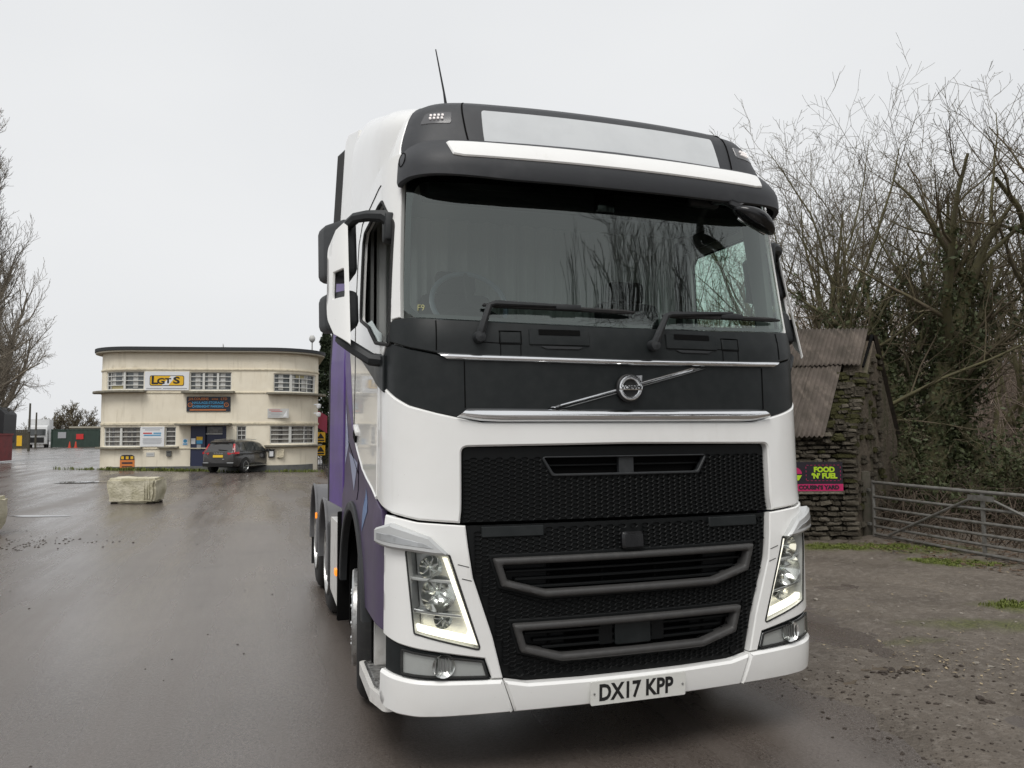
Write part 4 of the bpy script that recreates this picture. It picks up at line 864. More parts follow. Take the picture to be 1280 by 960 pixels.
blades('verge_grass', [(6.0, 5.55, .95, .26, 9000, -.33), (6.9, 5.2, .5, .25, 2500, -.5)], 'mossy green grass along the foot of the stone hut', .008, .028)
blades('verge_grass', [(6.45, 3.98, .45, .24, 7000, -.6)], 'bright green grass patch in the mud before the gate', .008, .028)
blades('verge_grass', [(5.1, 1.75, .45, .20, 1500, -.7)], 'rough tuft of grass at the right edge of the verge', .01, .04)
def puddle(name, cx, cy, rx, ry, rot, z, mat, label):
    n = 40; ph_ = [rnd.uniform(0, 6.3) for _ in range(4)]; V = [(cx, cy, z)]
    for k in range(n):
        a = 2*math.pi*k/n; r = 1+.22*math.sin(2*a+ph_[0])+.14*math.sin(3*a+ph_[1])+.10*math.sin(5*a+ph_[2])+.06*math.sin(9*a+ph_[3]); x, y = rx*r*math.cos(a), ry*r*math.sin(a)
        V.append((cx+x*math.cos(rot)-y*math.sin(rot), cy+x*math.sin(rot)+y*math.cos(rot), z))
    o = obj(name, V, [(0, 1+k, 1+(k+1) % n) for k in range(n)], mat, None, False); o['kind'] = 'structure'; return o
puddle('puddle', 1.93, .60, .20, .10, .4, .018, 'muddy_water', ''); puddle('puddle', 2.25, .88, .30, .07, -.3, .012, 'muddy_water', '')
for (cx, cy, rx, ry, ro) in ((-6.3, 14.9, .7, .16, -.3), (-8.2, 27.5, .8, .5, -.3)):
    puddle('puddle', cx, cy, rx, ry, ro, float(gz(cx, cy))+.006+.02*(cy > 20), 'water', '')

# ================================================================= STONE HUT
hutB = Vector((6.753, 5.996, 0)); hd_ = Vector((.95, -.312, 0)); hg = Vector((.80, .60, 0))
hut = thing('stone_hut', 'ruined rubble stone hut with rusty corrugated roof behind the truck, beside the gate', 'hut', hutB)
def HP(a, b, z): return -hd_*a+hg*b+Vector((0, 0, z))
pbr('stone_a', (.155, .135, .105), .9, var=(9, (.085, .075, .058), .4, .7), bump=(30, .02), spec=.2, streak=((3, 3, 5), (.10, .10, .05), .55, .8))
pbr('stone_b', (.215, .19, .15), .9, var=(11, (.115, .10, .078), .4, .7), bump=(34, .02), spec=.2)
pbr('stone_c', (.10, .085, .066), .9, var=(9, (.06, .055, .038), .4, .7), bump=(30, .02), spec=.2)
pbr('stone_moss', (.105, .10, .045), .95, var=(12, (.065, .065, .028), .4, .7), bump=(40, .03), spec=.15)
pbr('mortar_dark', (.030, .026, .021), .95, bump=(30, .03), spec=.1)
pbr('rubble_render', (.15, .123, .096), .95, var=(5, (.12, .10, .075), .35, .7), bump=(14, .06), spec=.15, streak=((3, 3, 1.5), (.055, .065, .03), .5, .75))
pbr('roof_sheet', (.098, .080, .067), .8, var=(3, (.055, .046, .036), .38, .68), streak=((7, 2, 2), (.155, .128, .105), .52, .75), spec=.3, bump=(60, .004))
stone_me = {}
for mname in ('stone_a', 'stone_b', 'stone_c', 'stone_moss'):
    for k in range(3):
        bm = bmesh.new(); bmesh.ops.create_cube(bm, size=1); bmesh.ops.bevel(bm, geom=bm.edges[:], offset=.2, segments=2, affect='EDGES', clamp_overlap=True)
        for v in bm.verts: v.co += Vector((rnd.uniform(-.05, .05), rnd.uniform(-.08, .08), rnd.uniform(-.07, .07)))
        me = bpy.data.meshes.new('stone'); bm.to_mesh(me); bm.free(); me.materials.append(MT[mname]); stone_me[(mname, k)] = me
def stone(parent, c, ax, size, mname):
    o = bpy.data.objects.new('stone', stone_me[(mname, rnd.randrange(3))]); COL.objects.link(o); o.parent = parent
    o.location = c; o.rotation_euler = (rnd.gauss(0, .04), rnd.gauss(0, .05), math.atan2(ax.y, ax.x)+rnd.gauss(0, .05)); o.scale = size
def quad_wall(name, pts, mat, parent): return obj(name, pts[0]+pts[1], [(0, 1, 2, 3), (7, 6, 5, 4), (0, 4, 5, 1), (1, 5, 6, 2), (2, 6, 7, 3), (3, 7, 4, 0)], mat, parent, False)
fwall = quad_wall('front_wall', ([HP(.03, .10, 0), HP(4, .10, 0), HP(4, .10, 1.58), HP(.03, .10, 1.58)], [HP(.03, .42, 0), HP(4, .42, 0), HP(4, .42, 1.58), HP(.03, .42, 1.58)]), 'mortar_dark', hut)
z = .0
while z < 1.56:
    h = rnd.uniform(.052, .105); a = -.03+rnd.uniform(-.03, .03)
    while a < 3.95:
        l = (rnd.uniform(.11, .32) if a > .05 else rnd.uniform(.2, .38)) if a < 1.2 else rnd.uniform(.30, .55)
        stone(fwall, HP(a+l/2, .10+rnd.uniform(-.015, .03), z+h/2), hd_, (l*.94, .20, h*.90), rnd.choices(('stone_a', 'stone_b', 'stone_c', 'stone_moss'), (5, 2.2 if z < .6 else 1.2, 3, .5 if .15 < z < 1.3 else 1.4))[0]); a += l
    z += h
def rake(b): return 1.56+(b+.05)*.83           # underside of the front roof slope
gw = obj('gable_wall', [HP(0, .1, 0), HP(0, 4.1, 0), HP(0, 4.1, 1.5), HP(0, 2.05, 3.26), HP(0, .1, 1.56), HP(.42, .1, 0), HP(.42, 4.1, 0), HP(.42, 4.1, 1.5), HP(.42, 2.05, 3.26), HP(.42, .1, 1.56)],
         [(0, 1, 2, 3, 4), (9, 8, 7, 6, 5), (0, 5, 6, 1), (1, 6, 7, 2), (2, 7, 8, 3), (3, 8, 9, 4), (4, 9, 5, 0)], 'rubble_render', hut, False)
b_ = .0
while b_ < 1.25:                                 # mossy stepped stones on the bare verge
    h = rnd.uniform(.055, .09)
    for k in range(2):
        a = -.01
        while a < .42:
            l = rnd.uniform(.12, .26); stone(gw, HP(a+l/2, b_+.06+rnd.uniform(-.03, .03), rake(b_)+rnd.uniform(-.02, .02)-k*.06), hd_, (l*.95, .24, h), rnd.choice(('stone_moss', 'stone_moss', 'stone_c', 'stone_a'))); a += l
    b_ += h/.83
z = .05
while z < 3.0:                                   # rubble of the gable's outer face
    h = rnd.uniform(.07, .13); b_ = max(.05, (z-1.56)/.83+.1)
    while b_ < min(2.3, 4-(z-1.5)/.86):
        l = rnd.uniform(.15, .34)
        if rnd.random() < .45: stone(gw, HP(-.005+rnd.uniform(-.02, .01), b_+l/2, z+h/2), hg, (l*.9, .09, h*.85), rnd.choice(('stone_c', 'stone_a', 'stone_moss')))
        b_ += l
    z += h
def sheet(a0, a1, b0, b1, lift, skew=0.):
    V = []; F = []; na = int((a1-a0)/.0125); nb = 8
    for j in range(nb+1):
        for i in range(na+1):
            a = a0+(a1-a0)*i/na; b = b0+(b1-b0)*j/nb; V.append(HP(a+skew*(b-b0), b, rake(b)+.09+lift+.016*math.sin(a*2*math.pi/.076)+.006*math.sin(b*9+a*5)))
    n = na+1
    F = [(j*n+i, (j+1)*n+i, (j+1)*n+i+1, j*n+i+1) for j in range(nb) for i in range(na)]
    o = obj('roof_sheet', V, F, 'roof_sheet', hut, True, 70); m = o.modifiers.new('s', 'SOLIDIFY'); m.thickness = .008; return o
for a0, a1, b0, b1, l in ((.10, .66, 1.28, 2.12, .035), (.62, 1.32, 1.25, 2.12, .045), (1.28, 2.32, 1.27, 2.12, .035), (.40, .98, -.12, 1.36, 0), (.94, 1.62, -.10, 1.36, .012), (1.58, 2.3, -.12, 1.36, 0), (2.26, 3.9, -.12, 2.12, .01)): sheet(a0, a1, b0, b1, l, rnd.uniform(-.02, .02))
obj('rear_roof', [HP(-.05, 2.12, 3.37), HP(4, 2.12, 3.37), HP(4, 4.2, 1.6), HP(-.05, 4.2, 1.6)], [(0, 1, 2, 3)], 'roof_sheet', hut, False)
MB().tube([HP(.06, 1.3, rake(1.3)+.07), HP(.04, 2.1, 3.36), HP(.06, 3.2, 2.45)], [.02, .03, .03], 6).build('barge_board', 'deep_black', hut)
# food sign
sgn = thing('hut_sign', 'black and pink food sign with lime lettering on the stone hut wall', 'sign', hutB+HP(.17, -.05, .76), math.atan2(hd_.y, hd_.x))
pbr('sign_dark', (.012, .009, .016), .5); pbr('sign_pink', (.50, .018, .12), .5, var=(12, (.40, .015, .10), .4, .7)); pbr('sign_lime', (.42, .62, .02), .5); pbr('sign_white', (.72, .72, .70), .5)
MB().box((-.45, 0, .225), (.92, .02, .45)).build('sign_board', 'sign_dark', sgn, False)
MB().box((-.45, -.012, .062), (.92, .012, .105)).build('pink_band', 'sign_pink', sgn, False)
MB().box((-.45, -.006, -.012), (.92, .012, .045)).build('bottom_rail', 'stone_b', sgn, False)
FR = Matrix(((1, 0, 0, 0), (0, 0, -1, 0), (0, 1, 0, 0), (0, 0, 0, 1)))
def wtext(name, body, size, mat, parent, x, y, z, **k): return text(name, body, size, mat, parent, Matrix.Translation((x, y, z)) @ FR, .0015, **k)
wtext('lettering', 'FOOD', .105, 'sign_lime', sgn, -.27, -.013, .330, bold=.006, sx=1.05); wtext('lettering', '‘N’ FUEL', .105, 'sign_lime', sgn, -.27, -.013, .235, bold=.006, sx=1.0)
wtext('lettering', 'COUSIN’S YARD', .082, 'sign_dark', sgn, -.36, -.020, .062, bold=.005, sx=1.02)
for k in range(9):
    for zz in (.165, .40): MB().box((-.52+k*.058, -.012, zz), (.03, .004, .006)).build('dashed_border', 'sign_pink', sgn, False)
for k in range(4):
    for xx in (-.545, -.025): MB().box((xx, -.012, .19+k*.058), (.006, .004, .03)).build('dashed_border', 'sign_pink', sgn, False)
MB().prism([(-.72+.11*math.cos(a), .27+.10*math.sin(a)) for a in np.linspace(0, math.pi, 14)], -.016, -.010, 'y').build('burger_top', 'sign_pink', sgn, False)
MB().prism([(-.83, .25), (-.61, .25), (-.66, .17), (-.80, .17)], -.016, -.010, 'y').build('lettuce_leaf', 'sign_lime', sgn, False)

# ================================================================= FIELD GATE
pbr('galv', (.20, .195, .18), .6, metal=.3, var=(12, (.12, .11, .095), .4, .7))
pbr('old_wood', (.075, .065, .05), .9, var=(10, (.05, .05, .03), .4, .7), bump=(40, .01))
G0 = Vector((7.30, 6.2, 0)); gdir = Vector((-.09, -.996, 0)).normalized()
gate = thing('field_gate', 'galvanised metal field gate closing the gap right of the stone hut', 'gate', G0, math.atan2(gdir.y, gdir.x))
zg = float(mudz(np.array([7.3]), np.array([6.2]))[0]); GLEN = 3.62
for k, z in enumerate((.07, .19, .32, .47, .65, .87)): MB().tube([(0, 0, z), (GLEN*.5, 0, z-.005), (GLEN, 0, z)], .021 if k < 5 else .025, 8).build('gate_rail', 'galv', gate)
for x in (0, GLEN): MB().tube([(x, 0, .03), (x, 0, .90)], .026, 8).build('gate_stile', 'galv', gate)
MB().box((GLEN*.58, 0, .46), (.045, .03, .84)).build('gate_stile', 'galv', gate)
MB().tube([(.35, -.02, .09), (GLEN*.55, -.02, .80)], .018, 6).build('gate_brace', 'galv', gate); MB().tube([(GLEN*.61, -.02, .80), (GLEN*.98, -.02, .35)], .018, 6).build('gate_brace', 'galv', gate)
MB().box((GLEN*.58, -.03, .79), (.42, .012, .07)).build('gusset_plate', 'galv', gate)
gp = thing('gate_post', 'weathered wooden hanging post of the field gate', 'post', (7.27, 6.38, 0)); MB().box((0, 0, .52), (.17, .17, 1.04), None, .02).build('post', 'old_wood', gp); MB().box((.0, -.10, .75), (.04, .10, .04)).build('hinge', 'galv', gp); MB().box((.0, -.10, .22), (.04, .10, .04)).build('hinge', 'galv', gp)

# ================================================================= CONCRETE BLOCKS
pbr('old_concrete', (.64, .60, .47), .9, var=(3.5, (.42, .39, .27), .4, .68), streak=((6, 6, 1.2), (.25, .23, .15), .56, .78), bump=(18, .03), spec=.2)
def cblock(loc, rz, label, lx, ly, lz, seed):
    r = np.random.RandomState(seed); bm = bmesh.new(); bmesh.ops.create_cube(bm, size=1, matrix=Matrix.Diagonal((lx, ly, lz, 1)))
    bmesh.ops.bevel(bm, geom=bm.edges[:], offset=.055, segments=2, affect='EDGES'); bmesh.ops.subdivide_edges(bm, edges=bm.edges[:], cuts=4, use_grid_fill=True)
    nn_ = vnoise(seed)
    for v in bm.verts:
        c = v.co.copy(); t = (c.z/lz+.5); v.co.x *= 1-.05*(1-t)**2*2; v.co.y *= 1-.05*(1-t)**2*2
        v.co += Vector((nn_(c.y*7+3, c.z*7)-.5, nn_(c.x*7, c.z*7+9)-.5, (nn_(c.x*6+2, c.y*6)-.5)*.7))*.06; v.co.z += lz/2+.02
    me = bpy.data.meshes.new('block'); bm.to_mesh(me); bm.free()
    root = thing('concrete_block', label, 'concrete block', (*loc, float(gz(*loc))), rz, 'concrete blocks on the tarmac'); mobj('block_body', me, 'old_concrete', root, True, 50)
    for x in (-lx*.36, lx*.36):
        for y in (-ly*.3, ly*.3): MB().box((x, y, .02), (.16, .14, .045)).build('block_foot', 'mortar_dark', root, False)
    for x in (lx*.28, lx*.33, lx*.38): MB().box((x, -ly*.5-.004, .38), (.02, .02, .5)).build('cast_rib', 'old_concrete', root, False)
cblock((-4.86, 17.75), R_(-18), 'pale mossy concrete block standing alone in the yard before the cream building', 1.22, .70, .62, 4)
cblock((-6.85, 11.75), R_(-20), 'pale concrete block cut off by the left edge of the photo', 1.52, .75, .63, 8)
# ================================================================= CREAM OFFICE BUILDING
bl0 = Vector((-9.73, 38.57, 0)); bdir = Vector((10.30, -1.92, 0)).normalized(); BW_, BR, BD, XL = 10.36, 2.2, 7.0, -.52
office = thing('office_building', 'two storey cream art deco office with rounded corners across the yard', 'building', (bl0.x, bl0.y, -.02), math.atan2(bdir.y, bdir.x))
pbr('cream', (.83, .765, .625), .85, var=(1.5, (.77, .70, .56), .4, .7), streak=((4, 4, .5), (.60, .54, .42), .55, .80), bump=(40, .004), spec=.25)
pbr('cream_trim', (.70, .63, .48), .85, var=(4, (.40, .37, .28), .45, .75), spec=.2)
pbr('ledge_stone', (.27, .25, .20), .9, var=(6, (.16, .15, .12), .4, .7), spec=.2)
pbr('win_white', (.62, .62, .59), .5, var=(9, (.6, .6, .56), .5, .8))
pbr('pane', (.15, .165, .17), .16, spec=.6, var=(1.3, (.07, .075, .075), .4, .6)); pbr('pane_dark', (.075, .068, .062), .16, spec=.6, var=(5, (.17, .16, .15), .45, .65))
pbr('blind', (.42, .37, .20), .7); pbr('net', (.24, .225, .20), .8, streak=((30, 30, 1), (.13, .12, .11), .45, .65)); pbr('roof_dark', (.028, .030, .032), .7); pbr('soffit', (.40, .37, .30), .8)
pbr('navy', (.018, .024, .062), .45); pbr('plinth_grey', (.13, .135, .13), .8, var=(5, (.09, .09, .085), .4, .7))
pbr('sg_white', (.74, .75, .76), .45); pbr('sg_yellow', (.78, .46, .02), .45); pbr('sg_navy', (.018, .022, .035), .45); pbr('sg_orange', (.62, .20, .05), .5); pbr('sg_blue', (.06, .30, .52), .5); pbr('sg_red', (.55, .03, .03), .5); pbr('sg_grey', (.35, .36, .38), .5); pbr('sg_pale', (.52, .52, .50), .5)
pth = [(XL, BD), (XL, BR)]+[(XL+BR-BR*math.cos(a), BR-BR*math.sin(a)) for a in np.linspace(0, math.pi/2, 14)][1:]+[(BW_-BR+BR*math.sin(a), BR-BR*math.cos(a)) for a in np.linspace(0, math.pi/2, 14)]+[(BW_-.9, BD)]
pth = np.array(pth); plen = np.r_[0, np.cumsum(np.linalg.norm(np.diff(pth, axis=0), axis=1))]
def BWS(u, z):
    u = np.asarray(u, float); z = np.asarray(z, float)*np.ones_like(u); return np.stack([np.interp(u, plen, pth[:, 0]), np.interp(u, plen, pth[:, 1]), z], -1)
_fx = pth[1:-1, 0]; _fs = plen[1:-1]
def bs(x):                                     # facade x (metres from the left end) -> path length
    if x < XL: return _fs[0]+x-XL
    if x > BW_: return _fs[-1]+(x-BW_)
    return float(np.interp(x, _fx+np.arange(len(_fx))*1e-9, _fs))
def brect(x0, x1, z0, z1): return [(bs(x0), z0), (bs(x1), z0), (bs(x1), z1), (bs(x0), z1)]
wins = {'a': (.12, 2.15, 3.98, 4.90), 'b': (4.32, 6.34, 3.95, 4.87), 'c': (8.41, 10.30, 3.88, 4.82), 'd': (.0, 2.04, 1.16, 2.12), 'e': (3.20, 3.72, 1.18, 2.12), 'f': (6.63, 7.10, 1.22, 2.14), 'g': (8.26, 10.30, 1.24, 2.16)}
doorr = (4.42, 6.14, .06, 2.16)
wall = panel('wall', [(0.05, -.25), (plen[-1]-.05, -.25), (plen[-1]-.05, 5.86), (.05, 5.86)], 'cream', office, BWS, 0, .25, .004, .3, [brect(*r) for r in wins.values()]+[brect(*doorr)], 50)
def bpan(name, r, mat, parent, off, thick, rr=.004, st=.3): return panel(name, brect(*r), mat, parent, BWS, off, thick, rr, st)
for z0, z1, o_ in ((4.96, 5.03, .05), (3.80, 3.86, .04), (2.22, 2.32, .05), (1.02, 1.07, .04)): panel('string_course', [(.1, z0), (plen[-1]-.1, z0), (plen[-1]-.1, z1), (.1, z1)], 'cream_trim', office, BWS, o_, o_+.02, .004, .4)
for r in ((-.50, 2.27, 3.84, 3.94), (4.03, 6.53, 3.80, 3.90), (8.14, 10.75, 3.74, 3.84)): bpan('window_ledge', r, 'ledge_stone', office, .42, .44, .01)
for r in ((-.40, 2.15, 1.04, 1.13), (2.92, 3.88, 1.06, 1.15), (6.37, 7.26, 1.09, 1.18), (8.03, 10.6, 1.09, 1.18)): bpan('window_sill', r, 'ledge_stone', office, .24, .26, .008)
bpan('door_canopy', (3.84, 6.41, 2.19, 2.28), 'ledge_stone', office, .70, .72, .01)
bpan('plinth', (.3, 10.2, -.25, .16), 'plinth_grey', office, .03, .05, .004)
for key, (x0, x1, z0, z1) in wins.items():
    upst = key in 'abc'
    wn = bpan('window', (x0-.01, x1+.01, z0-.01, z1+.01), 'pane' if upst else 'pane_dark', office, -.15, 0, 0)
    if upst: 
        q = {'a': (.35, 1.1, z0, z0+.22), 'b': (4.4, 5.0, z0, z0+.05), 'c': (9.5, 9.9, z1-.2, z1)}[key]; bpan('blind', q, 'blind', wn, -.145, 0, 0)
        for k in range(3):
            xa = x0+(x1-x0)*(.12+.3*k); bpan('blind', (xa, xa+.24, z0+.1, z1), 'sg_pale', wn, -.147, 0, 0)
    elif x1-x0 > 1:
        for k, (ta, tb) in enumerate(((.02, .20), (.30, .47), (.56, .80), (.88, .97))): bpan('net_curtain', (x0+(x1-x0)*ta, x0+(x1-x0)*tb, z0+.05, z1), 'net', wn, -.147, 0, 0)
    fr = .045
    for r in ((x0, x1, z0, z0+fr), (x0, x1, z1-fr, z1), (x0, x0+fr, z0+fr, z1-fr), (x1-fr, x1, z0+fr, z1-fr)): bpan('window_frame', r, 'win_white', wn, -.06, .06, .004)
    nv = {'a': (.52,), 'b': (.33, .67), 'c': (.44,), 'd': (.52,), 'e': (), 'f': (), 'g': (.48,)}[key]
    for t in nv: xm = x0+(x1-x0)*t; bpan('mullion', (xm-.055, xm+.055, z0+fr, z1-fr), 'win_white', wn, -.05, .07, .004)
    sv = {'a': (.11,), 'b': (), 'c': (.66, .84), 'd': (.16,), 'e': (), 'f': (.5,), 'g': (.80,)}[key]
    for t in sv: xm = x0+(x1-x0)*t; bpan('glazing_bar', (xm-.012, xm+.012, z0+fr, z1-fr), 'win_white', wn, -.085, .04, .003)
    for t in (.25, .5, .75): zm = z0+(z1-z0)*t; bpan('glazing_bar', (x0+fr, x1-fr, zm-.018, zm+.018), 'win_white', wn, -.075, .05, .003)
# roof slab with its deep eaves
def offpath(o):
    q = [(XL-o, BD+.2)]+[(XL+BR-(BR+o)*math.cos(a), BR-(BR+o)*math.sin(a)) for a in np.linspace(0, math.pi/2, 14)]+[(BW_-BR+(BR+o)*math.sin(a), BR-(BR+o)*math.cos(a)) for a in np.linspace(0, math.pi/2, 14)]+[(BW_-.9+o, BD+.2)]; return q
rf_ = MB().prism(offpath(.32), 5.86, 5.93, 'z').build('roof', 'soffit', office, True, 30); MB().prism(offpath(.36), 5.935, 6.10, 'z').build('roof_edge', 'roof_dark', rf_, True, 30); MB().box((5.2, 3.6, 6.2), (4, 2, .2)).build('roof_light', 'roof_dark', rf_)
# doorway
dr = bpan('door', (4.42, 6.14, .06, 2.16), 'navy', office, -.22, 0, 0); 
for r in ((4.42, 5.12, .06, 2.16), (5.95, 6.14, .06, 2.16)): bpan('door_surround', r, 'navy', dr, -.03, .2, .004)
bpan('door_leaf', (5.16, 5.92, .08, 1.72), 'navy', dr, -.16, .05, .004); bpan('fanlight', (5.16, 5.92, 1.80, 2.10), 'pane_dark', dr, -.17, .0, 0); bpan('door_rail', (5.12, 5.95, 1.73, 1.79), 'win_white', dr, -.12, .06, .004)
for r, m_ in (((4.45, 4.65, 1.26, 1.54), 'sg_white'), ((4.70, 4.99, 1.45, 1.62), 'sg_yellow'), ((4.70, 4.99, 1.27, 1.45), 'sg_blue'), ((4.72, 4.92, .99, 1.23), 'sg_grey'), ((5.42, 5.58, 1.15, 1.36), 'sg_white'), ((5.35, 5.62, .88, 1.05), 'sg_white')): bpan('notice', r, m_, dr, -.02 if r[0] < 5.1 else -.10, .012, .002)
def sgn_thing(name, label, r, mat, off=.05):
    x0, x1, z0, z1 = r; o = thing(name, label, 'sign', office.matrix_basis @ Vector((x0, -.0, z0)), office.rotation_euler.z); MB().box(((x1-x0)/2, -off/2, (z1-z0)/2), (x1-x0, off-.004, z1-z0)).build('sign_board', mat, o, False); return o
# yellow haulier sign
s1 = sgn_thing('wall_sign', 'white sign with a rounded yellow and black logo between the upper windows', (2.19, 4.30, 3.95, 4.88), 'sg_white')
MB().prism(rpoly([(.24, .22), (1.88, .22), (1.88, .74), (.24, .74)], .1), -.056, -.05, 'y').build('logo_outline', 'print_black', s1, False); MB().prism(rpoly([(.27, .25), (1.85, .25), (1.85, .71), (.27, .71)], .09), -.060, -.055, 'y').build('logo_field', 'sg_yellow', s1, False)
MB().prism([(.82, .25), (1.15, .25), (1.50, .71), (1.25, .71)], -.064, -.0605, 'y').build('logo_flash', 'sg_white', s1, False)
wtext('lettering', 'L', .58, 'print_black', s1, .47, -.066, .49, bold=.018, sx=1.15); wtext('lettering', 'G', .40, 'print_black', s1, .78, -.066, .44, bold=.016, sx=1.3); wtext('lettering', 'T', .34, 'print_black', s1, 1.12, -.066, .46, bold=.016, sx=1.3); wtext('lettering', 'S', .46, 'print_black', s1, 1.52, -.066, .48, bold=.016, sx=1.5)
MB().box((.45, -.053, .09), (.72, .006, .035)).build('small_print', 'sg_grey', s1, False); MB().box((1.45, -.053, .09), (1.15, .006, .04)).build('small_print', 'sg_grey', s1, False)
s2 = sgn_thing('wall_sign', 'dark navy haulage and storage sign with orange and blue lettering above the door', (4.21, 6.32, 2.88, 3.63), 'sg_navy')
wtext('lettering', 'J.H.COUSINS', .17, 'sg_orange', s2, .58, -.055, .63, bold=.004, sx=1.0); wtext('lettering', '& SONS', .09, 'sg_orange', s2, 1.36, -.055, .62, bold=.003); wtext('lettering', 'LTD', .17, 'sg_orange', s2, 1.80, -.055, .63, bold=.004)
wtext('lettering', 'HAULAGE-STORAGE', .165, 'sg_blue', s2, 1.03, -.055, .44, bold=.005); wtext('lettering', 'OVERNIGHT PARKING', .155, 'sg_blue', s2, 1.03, -.055, .25, bold=.005, sx=.96); MB().box((1.03, -.052, .08), (1.75, .005, .05)).build('phone_line', 'sg_orange', s2, False)
for x in (.17, 1.92):
    MB().lathe([(.11, -.050), (.11, -.056), (.085, -.056), (.085, -.05)], 16, 'y', (x, 0, .34)).build('round_badge', 'sg_orange', s2); wtext('badge_mark', 'S', .11, 'sg_orange', s2, x, -.054, .34)
s3 = sgn_thing('wall_sign', 'white information sign with red and blue lines between the ground floor windows', (2.05, 3.18, 1.15, 2.13), 'sg_white')
for k, (c_, w_, z_, h_) in enumerate((('sg_grey', .95, .92, .035), ('sg_grey', .70, .83, .035), ('sg_red', .42, .66, .06), ('sg_blue', .36, .66, .06), ('sg_blue', .80, .56, .06), ('sg_grey', .9, .40, .02), ('sg_grey', .85, .35, .02), ('sg_grey', .9, .30, .02), ('sg_grey', .9, .24, .02), ('sg_grey', .88, .19, .02), ('sg_grey', .8, .14, .02))):
    x_ = .565 if k not in (2, 3) else (.34 if k == 2 else .80); MB().box((x_, -.052, z_), (w_, .005, h_)).build('text_line', c_, s3, False)
s4 = sgn_thing('wall_sign', 'faded grey directory board below the upper right window', (8.14, 9.18, 2.55, 3.02), 'sg_pale', .04)
for k in range(5): MB().box((.35+.1*(k % 2), -.042, .40-.075*k), (.55, .005, .025)).build('text_line', 'sg_red' if k < 2 else 'sg_grey', s4, False)
MB().prism([(.75, .06), (.95, .06), (.95, .38)], -.043, -.039, 'y').build('faded_mark', 'sg_white', s4, False)
s5 = sgn_thing('notice_board', 'small black framed notice case low on the cream wall right of the car', (8.22, 8.51, .55, .96), 'print_black', .09); MB().box((.145, -.09, .19), (.19, .01, .26)).build('notice', 'sg_white', s5, False)
s6 = sgn_thing('wall_sign', 'small orange tool hire sign with blue pictures at the foot of the wall', (1.12, 1.80, .07, .50), 'sg_orange', .03); MB().prism(rpoly([(.0, .43), (.68, .43), (.66, .62), (.55, .68), (.12, .68), (.02, .62)], .04), -.03, -.004, 'y').build('picture_panel', 'sg_navy', s6, False)
for x in (.12, .34, .56): MB().box((x, -.033, .54), (.13, .006, .14)).build('tool_picture', 'sg_yellow', s6, False)
for z_, w_ in ((.28, .5), (.10, .48)): MB().box((.34, -.032, z_), (w_, .006, .08 if z_ > .2 else .05)).build('text_line', 'sg_navy', s6, False)
s7 = sgn_thing('wall_plaque', 'small cream oval plaque on the wall under the white sign', (2.34, 2.73, .66, .86), 'sg_pale', .02); MB().box((.195, -.022, .1), (.28, .004, .02)).build('text_line', 'sg_grey', s7, False)
s8 = sgn_thing('letter_box', 'small dark grey letter box on the cream wall left of the door', (3.32, 3.53, .66, .93), 'plinth_grey', .12); MB().box((.105, -.122, .2), (.15, .006, .03)).build('slot', 'print_black', s8, False)
s9 = sgn_thing('safety_sign', 'small blue and white safety sign beside the navy door', (4.05, 4.30, 1.20, 1.53), 'sg_white', .02); MB().lathe([(.0001, -.024), (.09, -.024)], 16, 'y', (.125, 0, .21)).build('blue_disc', 'sg_blue', s9); MB().box((.125, -.023, .06), (.2, .004, .07)).build('blue_panel', 'sg_blue', s9, False)
s10 = sgn_thing('wall_crest', 'faint cream relief crest low on the right of the office wall', (8.60, 8.96, .54, .97), 'cream_trim', .02); 
for x, z_ in ((.08, .1), (.29, .1), (.08, .32), (.29, .32)): MB().lathe([(.07, -.018), (.08, -.03), (.05, -.03), (.045, -.018)], 12, 'y', (x, 0, z_)).build('crest_scroll', 'cream_trim', s10)
# cameras and pipe on the right corner, globe lamp on its mast
for (z, lb) in ((3.2, 'white dome camera high on the right corner of the office'), (2.75, 'white bullet camera under the dome camera on the office corner')):
    p_ = office.matrix_basis @ Vector((BW_+.18, .95, z)); c_ = thing('security_camera', lb, 'camera', p_); MB().lathe([(.0001, -.16), (.10, -.11), (.13, 0), (.13, .07), (.05, .10)], 14, 'z').build('dome', 'sg_white', c_); MB().box((-.12, .05, .06), (.24, .06, .06)).build('bracket', 'sg_white', c_)
lp = thing('globe_lamp', 'pale globe lamp on a thin mast rising behind the office roof', 'lamp post', (.72, 42.6, float(gz(.7, 42.6)))); MB().tube([(0, 0, 0), (0, 0, 7.3)], [.06, .03], 8).build('mast', 'galv', lp); MB().lathe([(.0001, 7.72), (.10, 7.70), (.18, 7.56), (.17, 7.42), (.08, 7.3), (.03, 7.28)], 16, 'z').build('globe', 'sg_pale', lp)
# railings with yellow warning signs right of the office
fn = thing('railings', 'black iron railings between the office and the truck', 'fence', (.7, 40.4, float(gz(.7, 40.4))))
for k in range(16): MB().tube([(k*.13, 0, 0), (k*.13, 0, 1.15)], .02, 5).build('railing_bar', 'roof_dark', fn)
for z in (.15, 1.0): MB().box((1.0, 0, z), (2.1, .03, .04)).build('rail', 'roof_dark', fn)
for (z, lb) in ((1.25, 'upper of the two yellow warning signs beside the office'), (.52, 'lower of the two yellow warning signs beside the office')):
    ys_ = thing('warning_sign', lb, 'sign', (.83, 40.3, z)); MB().box((.28, 0, .28), (.5, .02, .56)).build('sign_board', 'sg_yellow', ys_, False); MB().prism([(.08, .2), (.48, .2), (.28, .5)], -.02, -.012, 'y').build('triangle', 'print_black', ys_, False); MB().box((.28, -.013, .1), (.4, .006, .08)).build('text_line', 'print_black', ys_, False)
fl_ = thing('flag', 'small red flag leaning out from the office corner', 'flag', (.75, 40.2, 1.9)); fv = []
